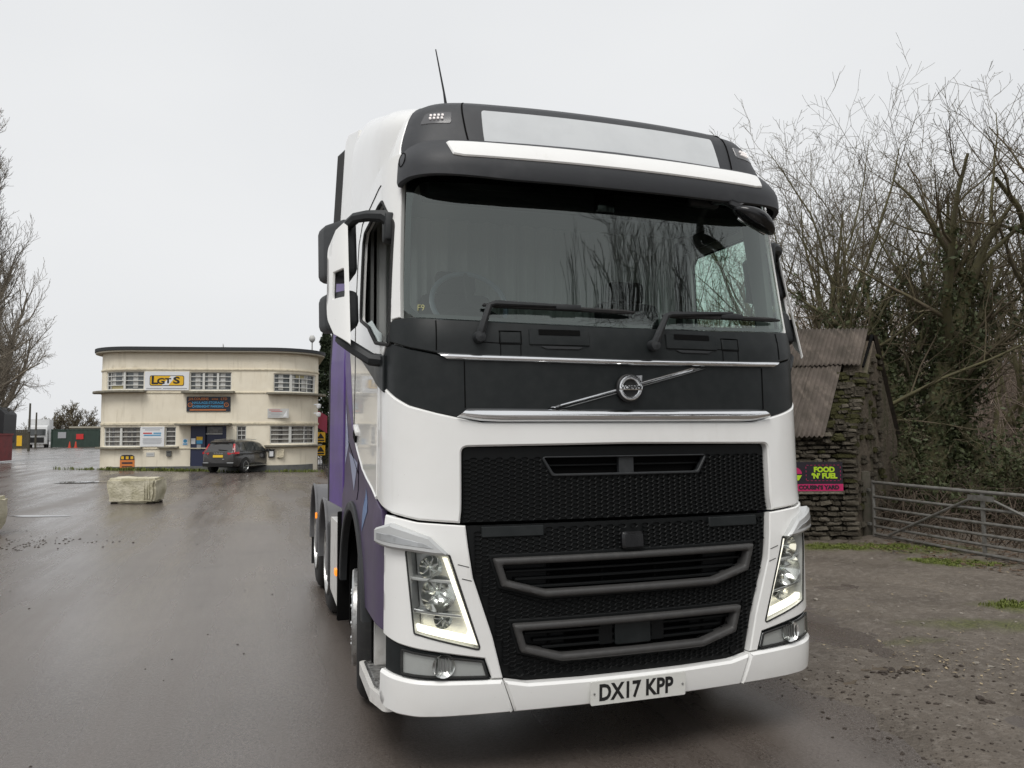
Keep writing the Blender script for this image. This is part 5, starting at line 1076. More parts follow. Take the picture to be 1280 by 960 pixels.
for i in range(6):
    for j in range(5): fv.append((.05+.13*i, .05*math.sin(i*1.3+j*.5), 1.2-.30*j*.8-.08*i))
obj('flag_cloth', fv, [(i*5+j, i*5+j+1, (i+1)*5+j+1, (i+1)*5+j) for i in range(5) for j in range(4)], pbr('flag_red', (.35, .05, .09), .7), fl_); MB().tube([(0, 0, -.2), (.03, 0, 1.4)], .02, 6).build('flag_pole', 'galv', fl_)
# strip of grass before the office
blades('office_verge', [(-7.3, 37.3, 3.6, .35, 2600, -.18), (-.4, 36.4, 1.6, .3, 700, -.18)], 'strip of short grass along the foot of the cream office', .06, .16)

# ================================================================= PARKED CAR
def make_car(label, loc, head):
    car = thing('parked_car', label, 'car', loc, head)     # local +y forward, origin under the rear axle centre line end
    pbr('car_grey', (.055, .053, .052), .22, coat=.6, metal=.4); pbr('car_black', (.012, .012, .012), .5); pbr('car_glass', (.05, .055, .055), .06, spec=.7); pbr('tail_red', (.38, .015, .02), .2, emit=((.5, .02, .02), .15)); pbr('plate_yellow', (.75, .50, .03), .5)
    Lc = 4.69; st = [0, .06, .18, .35, .8, 1.5, 2.2, 2.75, 3.1, 3.45, 3.9, 4.3, 4.55, 4.66, 4.69]
    zbt = [.45, .40, .33, .30, .27, .25, .25, .25, .25, .26, .28, .30, .34, .40, .48]
    hw = [.78, .85, .90, .925, .945, .95, .945, .945, .945, .945, .94, .91, .84, .74, .62]
    belt = [1.05, 1.08, 1.09, 1.09, 1.08, 1.06, 1.04, 1.02, 1.01, 1.00, .97, .92, .86, .80, .72]
    top = [1.06, 1.10, 1.32, 1.56, 1.64, 1.655, 1.63, 1.56, 1.38, 1.14, 1.06, 1.00, .92, .83, .73]
    tw = [.74, .80, .72, .64, .63, .63, .62, .61, .66, .78, .78, .76, .70, .62, .55]
    V = []; F = []; m = 0
    for y, zb, h, be, tp, t_ in zip(st, zbt, hw, belt, top, tw):
        half = [(0, zb), (h*.86, zb), (h*.97, zb+.08), (h, zb+.28), (h*.995, be-.16), (h*.96, be), (t_+(h*.96-t_)*.12, be+(tp-be)*.88), (t_*.88, tp-.012*(tp > be+.05)), (0, tp+.02)]
        ring_ = [(x, y, z) for x, z in half]+[(-x, y, z) for x, z in half[::-1][1:-1]]; m = len(ring_); V += ring_
    for i in range(len(st)-1):
        for k in range(m): F.append((i*m+k, i*m+(k+1) % m, (i+1)*m+(k+1) % m, (i+1)*m+k))
    F += [tuple(range(m)), tuple(range((len(st)-1)*m, len(st)*m))[::-1]]
    body = MB().add(V, F).build('body', 'car_grey', car, True, 45)
    def q3(name, pts, mat, parent, d=.012):
        c = sum((Vector(p) for p in pts), Vector())/len(pts); nrm = (Vector(pts[1])-Vector(pts[0])).cross(Vector(pts[2])-Vector(pts[0])).normalized()
        if nrm.dot(c-Vector((0, 2.3, .9))) < 0: nrm = -nrm; pts = pts[::-1]
        return MB().add([Vector(p)+nrm*d for p in pts]+[Vector(p)-nrm*.02 for p in pts], [tuple(range(len(pts)))]+[(i, (i+1) % len(pts), len(pts)+(i+1) % len(pts), len(pts)+i) for i in range(len(pts))]).build(name, mat, parent, False)
    q3('rear_window', [(-.66, .10, 1.14), (.66, .10, 1.14), (.58, .33, 1.50), (-.58, .33, 1.50)], 'car_glass', car, .02)
    q3('rear_spoiler', [(-.62, .26, 1.545), (.62, .26, 1.545), (.60, .50, 1.63), (-.60, .50, 1.63)], 'car_grey', car, .02)
    for s in (-1, 1):
        q3('side_window', [(s*.905, .52, 1.12), (s*.91, 1.02, 1.12), (s*.70, 1.02, 1.55), (s*.70, .75, 1.52)], 'car_glass', car); q3('side_window', [(s*.912, 1.08, 1.12), (s*.91, 1.88, 1.105), (s*.70, 1.88, 1.56), (s*.70, 1.08, 1.555)], 'car_glass', car); q3('side_window', [(s*.91, 1.95, 1.10), (s*.905, 3.10, 1.06), (s*.74, 2.60, 1.46), (s*.70, 1.95, 1.555)], 'car_glass', car)
        q3('window_chrome', [(s*.925, .50, 1.085), (s*.925, 3.1, 1.035), (s*.922, 3.1, 1.055), (s*.922, .50, 1.105)], 'chrome_dull', car, .02)
        q3('tail_lamp', [(s*.50, -.01, 1.03), (s*.80, .02, 1.03), (s*.86, .12, .96), (s*.55, -.005, .95)], 'tail_red', car, .03); q3('tail_lamp', [(s*.72, .05, 1.02), (s*.86, .10, 1.02), (s*.72, .33, 1.46), (s*.66, .28, 1.46)], 'tail_red', car, .03); q3('tail_lamp', [(s*.93, .32, .97), (s*.88, .06, .97), (s*.86, .06, 1.07), (s*.91, .36, 1.07)], 'tail_red', car, .03)
        q3('reflector_strip', [(s*.50, -.02, .52), (s*.82, .02, .52), (s*.82, .02, .56), (s*.50, -.02, .56)], 'chrome_dull', car, .04); q3('lower_trim', [(s*.945, .9, .34), (s*.945, 3.1, .34), (s*.95, 3.1, .38), (s*.95, .9, .38)], 'chrome_dull', car, .015)
        MB().box((s*1.02, 3.02, 1.10), (.20, .12, .14), None, .03).build('wing_mirror', 'car_grey', car); MB().tube([(s*.60, .6, 1.66), (s*.62, 1.6, 1.70), (s*.60, 2.5, 1.66)], .018, 6).build('roof_rail', 'chrome_dull', car)
        for y in (.93, 3.80):
            MB().prism([(y+.43*math.cos(a), .37+.43*math.sin(a)) for a in np.linspace(-.15, math.pi+.15, 20)], s*.80, s*.956, 'x').build('wheel_arch', 'car_black', car)
            w_ = bpy.data.objects.new('wheel', None); COL.objects.link(w_); w_.parent = car; w_.location = (s*.86, y, .365)
            MB().lathe([(.24, s*.10), (.30, s*.115), (.355, s*.09), (.365, s*.05), (.365, -s*.10), (.25, -s*.12)], 28, 'x').build('tyre', 'rubber', w_); MB().lathe([(.0001, s*.06), (.06, s*.075), (.07, s*.06), (.09, s*.03)], 14, 'x').build('hub', 'chrome_dull', w_); MB().lathe([(.225, s*.07), (.25, s*.108), (.235, s*.11), (.215, s*.06)], 28, 'x').build('rim', 'chrome_dull', w_)
            MB().lathe([(.0001, s*.02), (.23, s*.02)], 24, 'x').build('brake_disc', 'car_black', w_)
            for k in range(5):
                a = 2*math.pi*k/5; MB().box((s*.075, .14*math.cos(a), .14*math.sin(a)), (.03, .055, .20), Matrix.Rotation(a-math.pi/2, 3, 'X')).build('spoke', 'chrome_dull', w_)
    car.scale = (.95, .95, .95)
    q3('number_plate', [(-.27, -.01, .80), (.27, -.01, .80), (.27, .0, .92), (-.27, .0, .92)], 'plate_yellow', car, .035); q3('rear_bumper', [(-.80, .0, .36), (.80, .0, .36), (.84, -.03, .52), (-.84, -.03, .52)], 'car_black', car, .05)
    MB().box((.20, .07, 1.17), (.5, .02, .02), Matrix.Rotation(R_(6), 3, 'Y')).build('rear_wiper', 'car_black', car)
    wt = text('badge_lettering', 'V O L V O', .10, 'chrome_dull', car, Matrix.Translation((0, -.005, 1.0)) @ FR, .004, 1.1); MB().box((.30, -.05, .72), (.10, .02, .03)).build('model_badge', 'chrome_dull', car)
    return car
make_car('dark grey estate car with red tail lamps parked by the navy door', (-3.92, 35.0, float(gz(-3.6, 35))-.01), R_(-29))

# ================================================================= FAR YARD ON THE LEFT
pbr('cont_green', (.022, .042, .032), .6, var=(2, (.03, .055, .042), .4, .7)); pbr('cont_red', (.22, .028, .03), .6, var=(3, (.14, .025, .025), .4, .7)); pbr('loo_blue', (.02, .12, .42), .5); pbr('lorry_white', (.66, .67, .67), .4); pbr('tarp_black', (.012, .013, .015), .6); pbr('cone_red', (.55, .06, .03), .6); pbr('shed_wall', (.30, .28, .23), .85)
def container(name, label, cat, loc, rz, L_, W_, H_, mat, doors=True):
    o = thing(name, label, cat, loc, rz); b_ = MB(); n = 44; P_ = []
    for k in range(n): P_.append((k*L_/(n-1), -.03 if (k//2) % 2 else 0.))
    b_.prism(P_+[(L_, W_), (0, W_)], .12, H_-.05, 'z'); b_.build('body', mat, o, False)
    for x in (0, L_): MB().box((x, 0, H_/2), (.14, .16, H_)).build('corner_post', mat, o, False)
    MB().box((L_/2, W_/2, H_-.02), (L_+.1, W_+.1, .10)).build('roof', mat, o, False)
    if doors:
        for y in (.05, W_/2+.02): d = MB().box((-.05, y+W_/4-.03, H_/2), (.06, W_/2-.1, H_-.3)).build('door', mat, o, False); MB().tube([(-.1, y+W_/4, .3), (-.1, y+W_/4, H_-.3)], .03, 5).build('lock_bar', 'galv', d)
    return o
gc = container('storage_container', 'dark green storage container at the far end of the yard', 'container', (-28.6, 110.6, .10), R_(-10), 5.9, 2.4, 2.45, 'cont_green'); MB().box((1.3, -.06, 1.7), (1.0, .03, .8)).build('notice', 'sg_grey', gc, False); MB().box((3.5, -.06, 1.5), (.9, .03, .7)).build('notice', 'sg_red', gc, False)
lo_ = thing('portable_toilet', 'bright blue portable toilet beside the green container', 'toilet', (-22.6, 109.5, .12), R_(-12)); MB().box((.5, .5, 1.1), (1.05, 1.05, 2.2), None, .04).build('cabin', 'loo_blue', lo_); MB().box((.5, -.04, 1.05), (.8, .04, 1.9)).build('door', 'loo_blue', lo_); MB().box((.5, .5, 2.25), (1.15, 1.15, .12), None, .05).build('roof', 'sg_pale', lo_)
sh = thing('low_shed', 'long pale low shed behind the green container', 'shed', (-27.5, 116, .1), R_(-12)); MB().box((4, 2, 1.35), (8, 4, 2.7)).build('wall', 'shed_wall', sh, False); MB().box((4, 2, 2.8), (8.4, 4.4, .22)).build('roof', 'soffit', sh, False)
def lorry(label, loc, rz, tr):
    o = thing('parked_lorry', label, 'lorry', loc, rz)
    MB().prism(rpoly([(0, .5), (0, 1.7), (.25, 2.9), (1.9, 3.05), (1.9, .5)], .12), -1.15, 1.15, 'x').build('cab', 'lorry_white', o)
    MB().box((0, .08, 2.1), (1.9, .25, .8), Matrix.Rotation(R_(-10), 3, 'X')).build('windscreen', 'car_glass', o, False); MB().box((0, -.02, 1.1), (1.6, .08, .7)).build('grille', 'car_black', o, False)
    for s in (-1, 1):
        MB().box((s*1.16, .9, 2.1), (.03, .8, .6)).build('side_window', 'car_glass', o, False)
        for y in (.8, 4.2): MB().lathe([(.0001, s*.1), (.3, s*.12), (.5, s*.08), (.5, -s*.2)], 18, 'x', (s*1.0, y, .5)).build('wheel', 'rubber', o)
    MB().box((0, 3.2, .8), (1.0, 5.5, .3)).build('chassis', 'car_black', o, False)
    if tr: MB().box((0, 6.2, 2.4), (2.5, 8.2, 2.9)).build('trailer', 'lorry_white', o, False); MB().box((0, 6.2, .9), (2.5, 8.2, .1)).build('side_rail', 'car_black', o, False)
lorry('white lorry cab with trailer left of the green container', (-30.4, 111.0, .1), R_(10), True); lorry('white lorry half hidden behind the red skip', (-38.2, 112, .1), R_(35), True)
sk = container('red_skip', 'rusty red steel skip at the left edge of the yard', 'skip', (-20.4, 46.2, float(gz(-16, 46))), R_(-8), 4.2, 2.4, 1.65, 'cont_red', False)
ds = thing('covered_trailer', 'black sheeted trailer behind the red skip', 'trailer', (-21.3, 49.2, float(gz(-16, 48)))); MB().prism(rpoly([(0, 1.1), (4.55, 1.1), (4.6, 2.9), (4.2, 3.3), (.2, 3.3)], .2), 0, 2.4, 'y').build('sheet', 'tarp_black', ds)
for x in (.8, 3.9): MB().lathe([(.0001, -.1), (.3, -.12), (.5, -.08), (.5, .2)], 18, 'y', (x, .1, .5)).build('wheel', 'rubber', ds)
MB().box((2.3, 1.2, .95), (4.4, 2.2, .2)).build('bed', 'car_black', ds, False)
for k, (px_, py_, h_, lb) in enumerate(((-25.45, 88.3, 5.0, 'nearer of two thin dark poles on the far left'), (-29.1, 105.3, 4.5, 'farther of two thin dark poles on the far left'))):
    o = thing('utility_pole', lb, 'pole', (px_, py_, .14)); MB().tube([(0, 0, 0), (.02, 0, h_)], [.13, .09], 7).build('pole', 'old_wood', o); MB().box((0, -.12, h_*.45), (.22, .08, .5)).build('junction_box', 'plinth_grey', o)
fp = thing('timber_fence', 'brown timber fence panels beside the far white lorry', 'fence', (-33.2, 107, .12), R_(-8))
for k in range(14): MB().box((k*.22, 0, 1.2), (.20, .04, 2.4)).build('board', 'old_wood', fp, False)
for z in (.5, 1.9): MB().box((1.45, .05, z), (3.1, .05, .12)).build('rail', 'old_wood', fp, False)
MB().box((2.0, -.05, 1.0), (.6, .03, 1.3)).build('notice', 'sg_yellow', fp, False)
for k, (x, lb) in enumerate(((-25.95, 'left traffic cone of the pair before the green container'), (-25.25, 'right traffic cone of the pair before the green container'))):
    o = thing('traffic_cone', lb, 'cone', (x, 108.2, .13)); MB().lathe([(.0001, .85), (.05, .84), (.17, .08), (.17, .0)], 12, 'z').build('cone', 'cone_red', o); MB().box((0, 0, .03), (.5, .5, .06)).build('foot', 'cone_red', o); MB().lathe([(.095, .52), (.12, .36)], 12, 'z').build('white_band', 'sg_white', o)
pbr('rust', (.16, .045, .022), .8, var=(20, (.1, .03, .018), .4, .7)); ip = thing('iron_cover', 'rusty red iron cover lying flat on the far left tarmac', 'cover', (-11.7, 27.2, float(gz(-11.7, 27)))); MB().box((0, 0, .03), (1.1, 1.1, .06), None, .01).build('plate', 'rust', ip); MB().box((0, 0, .07), (.2, .05, .03)).build('handle', 'rust', ip)

# ================================================================= TREES
pbr('bark_olive', (.125, .115, .072), .95, var=(6, (.15, .14, .07), .4, .7), bump=(40, .01), spec=.15)
pbr('twig_brown', (.15, .122, .088), .95, var=(3, (.125, .115, .062), .4, .7), spec=.15)
pbr('twig_grey', (.20, .175, .14), .95, spec=.15)
pbr('twig_dark', (.07, .062, .054), .95, spec=.1)
pbr('ivy', (.050, .062, .026), .6, var=(6, (.085, .098, .042), .4, .7), spec=.35)
pbr('evergreen', (.020, .030, .014), .7, var=(3, (.035, .048, .022), .4, .7), spec=.3)
def unit(a): return a/(np.linalg.norm(a, axis=-1, keepdims=True)+1e-9)
class Wood:
    def __init__(s): s.V = []; s.F = []; s.n = 0
    def tubes(s, P, rr, k):
        """P (N, m, 3) centre lines, rr (N, m) radii"""
        N_, m = P.shape[:2]; T_ = unit(np.gradient(P, axis=1)); ref = np.where(np.abs(T_[:, :1, 2:3]) < .9, np.array([.31, .67, .67]), np.array([1., .2, 0])); A = unit(np.cross(T_, np.broadcast_to(ref, T_.shape))); B = np.cross(T_, A)
        an = np.arange(k)*2*np.pi/k; ring_ = P[:, :, None, :]+(A[:, :, None, :]*np.cos(an)[:, None]+B[:, :, None, :]*np.sin(an)[:, None])*rr[:, :, None, None]
        s.V.append(ring_.reshape(-1, 3)); q = np.arange(N_)[:, None, None]*m*k; i = np.arange(m-1)[None, :, None]*k; j = np.arange(k)[None, None, :]; j2 = (j+1) % k
        s.F.append(np.stack([q+i+j, q+i+j2, q+i+k+j2, q+i+k+j], -1).reshape(-1, 4)+s.n); s.n += N_*m*k
    def build(s, name, mat, parent):
        V = np.vstack(s.V).astype(np.float32); F = np.vstack(s.F).astype(np.int32); me = bpy.data.meshes.new(name); me.vertices.add(len(V)); me.vertices.foreach_set('co', V.ravel())
        me.loops.add(F.size); me.loops.foreach_set('vertex_index', F.ravel()); me.polygons.add(len(F)); me.polygons.foreach_set('loop_start', np.arange(len(F))*4); me.polygons.foreach_set('loop_total', np.full(len(F), 4)); me.update(calc_edges=True); me.materials.append(MT[mat])
        o = bpy.data.objects.new(name, me); COL.objects.link(o); o.parent = parent; return o
def grow(rs, stems, levels, up_t, wob, thin=.004):
    """stems: [(p0, dir, length, radius)]; levels: [(children, ratio lo, ratio hi, angle lo, angle hi, start)] -> [(P, R)] by level"""
    out = []
    def paths(p, d, L, r, lv):
        n = (9, 7, 6, 5, 3)[lv]; pts = [p]; q = p; dd = d
        for i in range(n-1):
            dd = unit(dd+rs.normal(0, wob*(1+.4*lv), d.shape)+np.array([0, 0, up_t*(1 if lv else .3)])); q = q+dd*(L/(n-1))[:, None]; pts.append(q)
        e = .10 if lv == 0 else .22; t = np.linspace(0, 1, n)[None]; rr = r[:, None]*(1-t)+np.maximum(thin, r*e)[:, None]*t; P = np.stack(pts, 1); out.append((P, rr)); return P, rr
    L = np.array([s_[2] for s_ in stems], float); P, rr = paths(np.array([s_[0] for s_ in stems], float), unit(np.array([s_[1] for s_ in stems], float)), L, np.array([s_[3] for s_ in stems], float), 0)
    for lv, (nc, a0, a1, g0, g1, st0) in enumerate(levels):
        N_, m = P.shape[:2]; k = np.maximum(1, np.round(nc*rs.uniform(.75, 1.25, N_)).astype(int)); ix = np.repeat(np.arange(N_), k); c = np.arange(len(ix))-np.repeat(np.cumsum(k)-k, k); kk = k[ix]
        t = np.minimum(.999, st0+(1-st0)*(c+rs.rand(len(ix))*.9)/kk); f = t*(m-1); i = f.astype(int); w_ = (f-i)[:, None]; i2 = np.minimum(i+1, m-1); A_, B_ = P[ix, i], P[ix, i2]; p = A_*(1-w_)+B_*w_; r = rr[ix, i]*(1-w_[:, 0])+rr[ix, i2]*w_[:, 0]
        d = unit(B_-A_); az = rs.uniform(0, 6.28, N_)[ix]+c*2.4+rs.normal(0, .5, len(ix)); g = np.radians(rs.uniform(g0, g1, len(ix)))[:, None]; a = unit(np.cross(d, np.array([.3, .5, .8]))); b = np.cross(d, a)
        nd = d*np.cos(g)+(a*np.cos(az)[:, None]+b*np.sin(az)[:, None])*np.sin(g); L = L[ix]*rs.uniform(a0, a1, len(ix))*(1-(.55 if lv == 0 else .3)*t); P, rr = paths(p, nd, L, np.maximum(thin, r*(.68 if lv == 0 else .52)), lv+1)
    return out
def leaves(name, mat, pts, size, parent, rs, aspect=.8):
    pts = np.array(pts); n = len(pts); a = rs.normal(0, 1, (n, 3)); a /= np.linalg.norm(a, axis=1)[:, None]; b = np.cross(a, rs.normal(0, 1, (n, 3))); b /= np.linalg.norm(b, axis=1)[:, None]; s = size*rs.uniform(.6, 1.3, (n, 1))
    V = np.stack([pts-a*s, pts-b*s*aspect*.6+a*s*.1, pts+a*s, pts+b*s*aspect*.6+a*s*.1], 1).reshape(-1, 3); w_ = Wood(); w_.V = [V]; w_.F = [np.arange(4*n).reshape(-1, 4)]; o = w_.build(name, mat, parent); o['kind'] = 'stuff'; return o
def tree(name, label, cat_, loc, rs_seed, stems, levels, up_t=.12, wob=.07, bark='bark_olive', twig='twig_brown', ivy=0, ivy_h=4., thin=.004, split=2, group=None, ivy_r=.28, ivy_s=.055):
    rs = np.random.RandomState(rs_seed); root = thing(name, label, cat_, loc, 0, group); lv = grow(rs, stems, levels, up_t, wob, thin)
    tr_ = Wood(); cr_ = Wood()
    for i, (P, rr) in enumerate(lv): (tr_ if i < split else cr_).tubes(P, rr, 8 if i == 0 else (6 if i == 1 else (4 if i == 2 else 3)))
    tr_.build('trunk', bark, root); cr_.build('crown', twig, root)
    if ivy:
        P = np.vstack([q[0].reshape(-1, 3) if False else np.stack([q[0][:, :-1]*(1-t)+q[0][:, 1:]*t for t in (.0, .25, .5, .75)], 2).reshape(-1, 3) for q in lv[:2]]); rr = np.concatenate([np.stack([q[1][:, :-1]]*4, 2).ravel() for q in lv[:2]])
        ok = P[:, 2] < ivy_h*rs.uniform(.45, 1, len(P)); P = P[ok]; rr = rr[ok]; wts = rr**.7; wts /= wts.sum(); ix = rs.choice(len(P), ivy, p=wts); d = unit(rs.normal(0, 1, (ivy, 3))); cl = .5+.5*np.sin(P[ix, 2]*3+d[:, 0]*2+P[ix, 0]*2+rs_seed)
        leaves('ivy', 'ivy', P[ix]+rs.normal(0, .05, (ivy, 3))+d*(rr[ix]+ivy_r*rs.rand(ivy)*cl)[:, None]*np.array([1, 1, .8]), ivy_s, root, rs)
    return root
big = [(7, .60, .98, 22, 55, .18), (6, .45, .75, 25, 60, .2), (6, .38, .66, 25, 60, .15), (3.4, .38, .66, 25, 60, .15)]
def st_multi(rs_seed, n, L0, L1, r, lean):
    rs = random.Random(rs_seed); return [((rs.gauss(0, .25), rs.gauss(0, .25), -.1), (rs.gauss(0, lean), rs.gauss(0, lean), 1), rs.uniform(L0, L1), r*rs.uniform(.7, 1.1)) for _ in range(n)]
tree('bare_tree', 'tall bare tree directly behind the stone hut roof', 'tree', (10.4, 10.6, 0), 21, st_multi(1, 3, 5.2, 7.2, .18, .20), big, .10, .07, ivy=2600, ivy_h=4.0, thin=.0035)
tree('ivy_tree', 'ivy clad tree right of the stone hut behind the gate', 'tree', (11.1, 8.7, 0), 22, [((0, 0, -.1), (.02, .05, 1), 6.4, .32), ((.3, .2, -.1), (.34, .1, 1), 5.6, .22), ((-.2, .1, -.1), (-.36, .15, 1), 5.2, .2)], big, .09, .08, ivy=20000, ivy_h=5.6, thin=.0035, ivy_r=.55)
tree('bare_tree', 'broad mossy tree at the right with long limbs over the gate', 'tree', (13.0, 8.1, 0), 23, [((0, 0, -.1), (.08, -.05, 1), 7.4, .34), ((.2, -.2, -.1), (.1, -.40, 1), 6.6, .24), ((-.2, .3, -.1), (-.3, .3, 1), 6.0, .22)], big, .08, .09, ivy=14000, ivy_h=5.4, thin=.0035, ivy_r=.45)
tree('bare_tree', 'bare tree standing behind the ivy clad tree', 'tree', (15.3, 13.6, 0), 24, st_multi(4, 3, 6.0, 7.6, .17, .2), big, .10, .07, ivy=4000, ivy_h=5, thin=.0045)
tree('bare_tree', 'slender bare tree nearest the cab, left of the hut ridge', 'tree', (9.7, 11.6, 0), 25, st_multi(5, 3, 5.2, 6.6, .12, .25), big, .10, .07, thin=.0035)
tree('bare_tree', 'bare tree reaching in over the top right corner', 'tree', (12.9, 4.4, 0), 26, [((0, 0, -.1), (-.06, .08, 1), 8.0, .22), ((.2, .2, -.1), (.2, .2, 1), 7.2, .17)], big, .08, .08, thin=.0035)
tree('bare_tree', 'thin bare tree in the wood at the far right', 'tree', (19.5, 13.5, 0), 27, st_multi(7, 3, 5.5, 7.5, .15, .25), big, .1, .07, thin=.006)
small = [(8, .4, .7, 30, 70, .1), (6, .4, .65, 25, 65, .1), (5, .35, .6, 25, 60, .1)]
for k, (x, y, lb, n_iv) in enumerate(((10.3, 7.9, 'scrubby thicket just right of the stone hut gable', 5000), (10.8, 6.9, 'ivy grown thicket behind the middle of the gate', 5000), (13.4, 5.4, 'brown thicket behind the right half of the gate', 1200))):
    tree('thicket', lb, 'bush', (x, y, 0), 40+k, st_multi(60+k, 6, 1.3, 2.4, .03, .55), small, .02, .14, twig='twig_brown', ivy=n_iv, ivy_h=2.4, thin=.003, ivy_r=.5, ivy_s=.045)
# brambles and the wooded bank beyond
w_ = Wood(); rs = np.random.RandomState(9)
n_ = 1500; x = rs.uniform(7.9, 15, n_); y = rs.uniform(.5, 9.5, n_); a = rs.uniform(0, 6.28, n_); l = rs.uniform(.4, 1.5, n_); h = rs.uniform(.2, .8, n_); t = np.linspace(0, 1, 6)[None]
w_.tubes(np.stack([x[:, None]+(np.cos(a)*l)[:, None]*t, y[:, None]+(np.sin(a)*l)[:, None]*t, h[:, None]*4*t*(1-t)+.02*rs.randn(n_, 6)], -1), np.tile([.008]*5+[.003], (n_, 1)), 3)
pbr('bramble', (.095, .072, .055), .9, var=(4, (.06, .05, .036), .4, .7), spec=.2); br_ = w_.build('brambles', 'bramble', None); tag(br_, 'tangle of brown brambles on the ground behind the gate', 'brambles', kind='stuff')
bx, by = np.meshgrid(np.linspace(16, 70, 28), np.linspace(-14, 60, 38)); dd_ = np.hypot(bx-2, by+2); bz_ = smooth((dd_-20)/25)*5.5+(fbm(bx*.3, by*.3)-.5)*1.0-.3
struct(obj('wooded_bank', np.stack([bx.ravel(), by.ravel(), bz_.ravel()], 1), [(j*28+i, j*28+i+1, (j+1)*28+i+1, (j+1)*28+i) for j in range(37) for i in range(27)], 'litter_soil'))
w_ = Wood()
n_ = 1700; a = np.radians(rs.uniform(12, 72, n_)); q = rs.uniform(24, 46, n_); x = -1.8+q*np.sin(a); y = -3.5+q*np.cos(a); ok = x > 15; x = x[ok]; y = y[ok]; n_ = len(x)
p = np.stack([x, y, smooth((np.hypot(x-2, y+2)-20)/25)*5.5-.5], 1); h = rs.uniform(2.2, 5.5, n_); zz = np.zeros(n_)
w_.tubes(np.stack([p, p+np.stack([rs.randn(n_)*.2, rs.randn(n_)*.2, h*.5], 1), p+np.stack([rs.randn(n_)*.5, rs.randn(n_)*.5, h], 1)], 1), np.tile([.04, .025, .008], (n_, 1)), 3)
p = np.repeat(p, 9, 0); h = np.repeat(h, 9); n_ = len(p); q = p+np.stack([np.zeros(n_), np.zeros(n_), h*rs.uniform(.25, .95, n_)], 1); v = unit(np.stack([rs.randn(n_), rs.randn(n_), rs.uniform(.2, 1.2, n_)], 1))*(h*rs.uniform(.12, .3, n_))[:, None]
w_.tubes(np.stack([q, q+v*.5+np.array([0, 0, .05]), q+v], 1), np.tile([.014, .010, .004], (n_, 1)), 3)
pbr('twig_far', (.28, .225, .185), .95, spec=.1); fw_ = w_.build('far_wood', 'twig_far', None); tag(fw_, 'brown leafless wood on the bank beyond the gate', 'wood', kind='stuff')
w_ = Wood(); n_ = 5200; x = rs.uniform(-10, 75, n_); y = 150-.9*(x-10)*(x > 10)+rs.normal(0, 4, n_); h = rs.uniform(2, 5.5, n_)*(.6+fbm(x*.25, y*.25)); p = np.stack([x, y, -.3+0*x], 1)
w_.tubes(np.stack([p, p+np.stack([rs.randn(n_)*.5, rs.randn(n_)*.5, h*.5], 1), p+np.stack([rs.randn(n_)*1.3, rs.randn(n_)*1.3, h], 1)], 1), np.tile([.16, .12, .03], (n_, 1)), 3)
hg_ = w_.build('hedgerow', 'twig_far', None); tag(hg_, 'distant brown leafless hedgerow beyond the yard', 'hedge', kind='stuff')
# left side
pop = [(46, .30, .52, 14, 36, .06), (10, .35, .6, 18, 40, .12), (9, .35, .6, 20, 45, .1), (3, .4, .6, 20, 45, .2)]
tree('poplar_tree', 'tall bare poplar at the left edge of the photo', 'tree', (-20.6, 59.5, .1), 31, [((0, 0, -.2), (.0, 0, 1), 21.5, .42)], pop, .16, .045, 'twig_grey', 'twig_grey', thin=.011, split=1)
tree('bare_tree', 'spreading bare tree in front of the poplar at the left', 'tree', (-19.9, 49.5, .1), 32, [((0, 0, -.2), (.02, 0, 1), 9.0, .34), ((.3, 0, -.2), (.22, .1, 1), 8.0, .22)], [(12, .45, .75, 30, 70, .15), (9, .4, .65, 25, 60, .15), (9, .35, .6, 25, 60, .1), (6, .35, .6, 25, 55, .1)], .08, .09, 'twig_grey', 'twig_grey', thin=.007)
tree('bare_tree', 'round bare tree behind the left end of the office', 'tree', (-32.5, 142, .1), 33, [((0, 0, -.2), (.0, 0, 1), 5.8, .4), ((.5, 0, -.2), (.5, 0, 1), 5.0, .3), ((-.5, 0, -.2), (-.5, 0, 1), 5.0, .3)], [(12, .5, .8, 30, 65, .15), (8, .4, .65, 25, 60, .15), (8, .4, .6, 25, 60, .1)], .10, .08, 'twig_grey', 'twig_brown', thin=.03)
tree('bare_tree', 'bare treetop just showing above the office roof', 'tree', (-4.3, 55, -.1), 34, [((0, 0, -.2), (.0, 0, 1), 7.0, .3)], [(12, .35, .5, 25, 55, .3), (8, .4, .65, 25, 60, .15), (6, .4, .6, 25, 60, .1)], .10, .08, 'twig_grey', 'twig_grey', thin=.015)
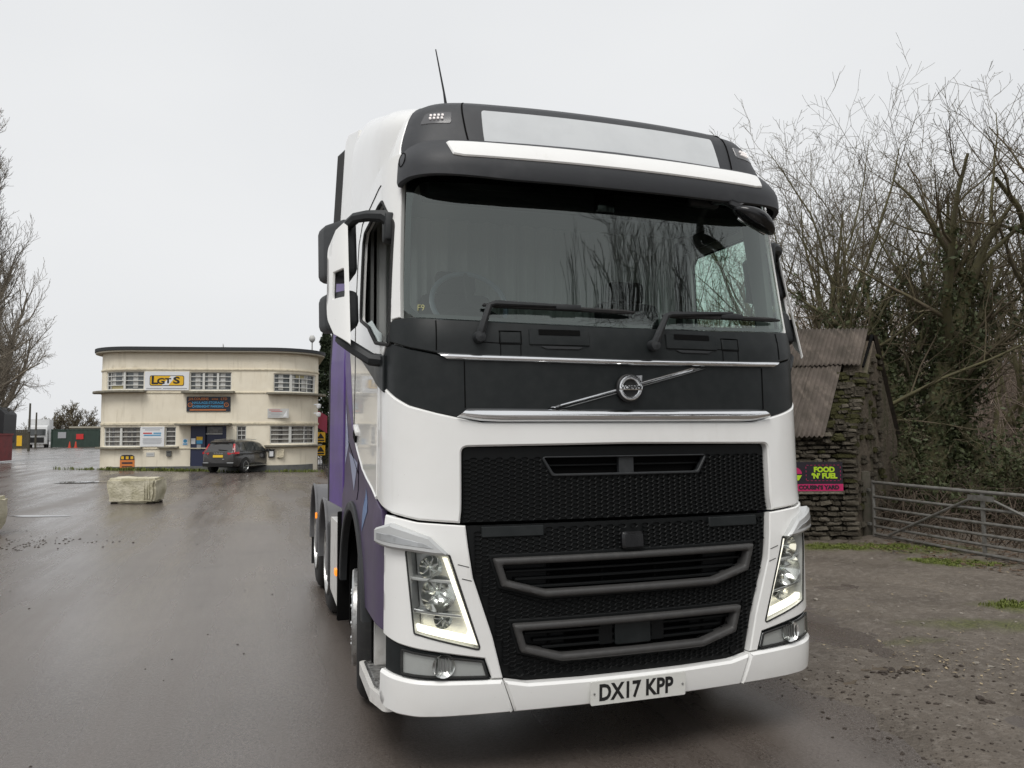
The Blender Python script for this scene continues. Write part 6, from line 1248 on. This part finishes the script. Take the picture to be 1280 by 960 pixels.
for k, (x, y, h) in enumerate(((-48, 150, 4), (-41, 155, 5), (-24, 150, 4.5))):
    tree('far_bush', ('low scrub far beyond the yard at the left', 'far scrub behind the white lorries', 'far scrub behind the blue toilet')[k], 'bush', (x, y, 0), 70+k, st_multi(80+k, 8, h*.6, h, .1, .5), small[:2]+[(4, .35, .6, 25, 60, .1)], .05, .1, 'twig_brown', 'twig_brown', thin=.02)
rs = np.random.RandomState(12)
for k, (x, y, h, r, lb) in enumerate(((1.9, 47.5, 8.6, 1.5, 'dark evergreen tree right of the office'), (4.5, 50, 8.0, 2.0, 'second dark evergreen hidden behind the truck'))):
    root = thing('evergreen_tree', lb, 'tree', (x, y, -.2)); MB().tube([(0, 0, 0), (0, 0, h*.9)], [.2, .04], 8).build('trunk', 'bark_olive', root); P = []
    while len(P) < 9000:
        z = rs.rand()**.8*h; rr = r*(1-(z/h)**2.2)*(.75+.25*math.sin(z*5))+.1; a = rs.rand()*6.28; q = rr*(rs.rand()**.35); P.append((q*math.cos(a)*(1+.15*math.sin(a*5+z*3)), q*math.sin(a), z+.2))
    leaves('crown', 'evergreen', P, .13, root, rs)
# trees across the road, seen mirrored in the windscreen
mir_l = [(8, .42, .70, 22, 48, .2), (7, .40, .66, 22, 50, .12), (7, .38, .62, 22, 52, .1)]
for k, (x, y, h, lb) in enumerate(((8.1, -10.2, 9.6, 'bare tree mirrored tallest in the windscreen'), (7.1, -10.9, 9.2, 'bare tree mirrored just left of the tallest in the windscreen'), (6.0, -11.4, 8.0, 'bare tree mirrored in the middle of the windscreen'), (5.1, -11.9, 7.4, 'bare tree mirrored left of the middle of the windscreen'), (9.6, -9.3, 8.2, 'bare tree mirrored at the passenger end of the windscreen'))):
    tree('bare_tree', lb, 'tree', (x, y, 0), 90+k, [((0, 0, -.1), (0, 0, 1), h*.95, .085), ((.2, .1, -.1), (.28, .1, 1), h*.9, .06), ((-.2, .1, -.1), (-.28, .0, 1), h*.9, .06), ((0, .1, -.1), (.14, .0, 1), h*.9, .05), ((0, .1, -.1), (-.14, .1, 1), h*.9, .05)], mir_l, .09, .06, 'twig_dark', 'twig_dark', thin=.007)
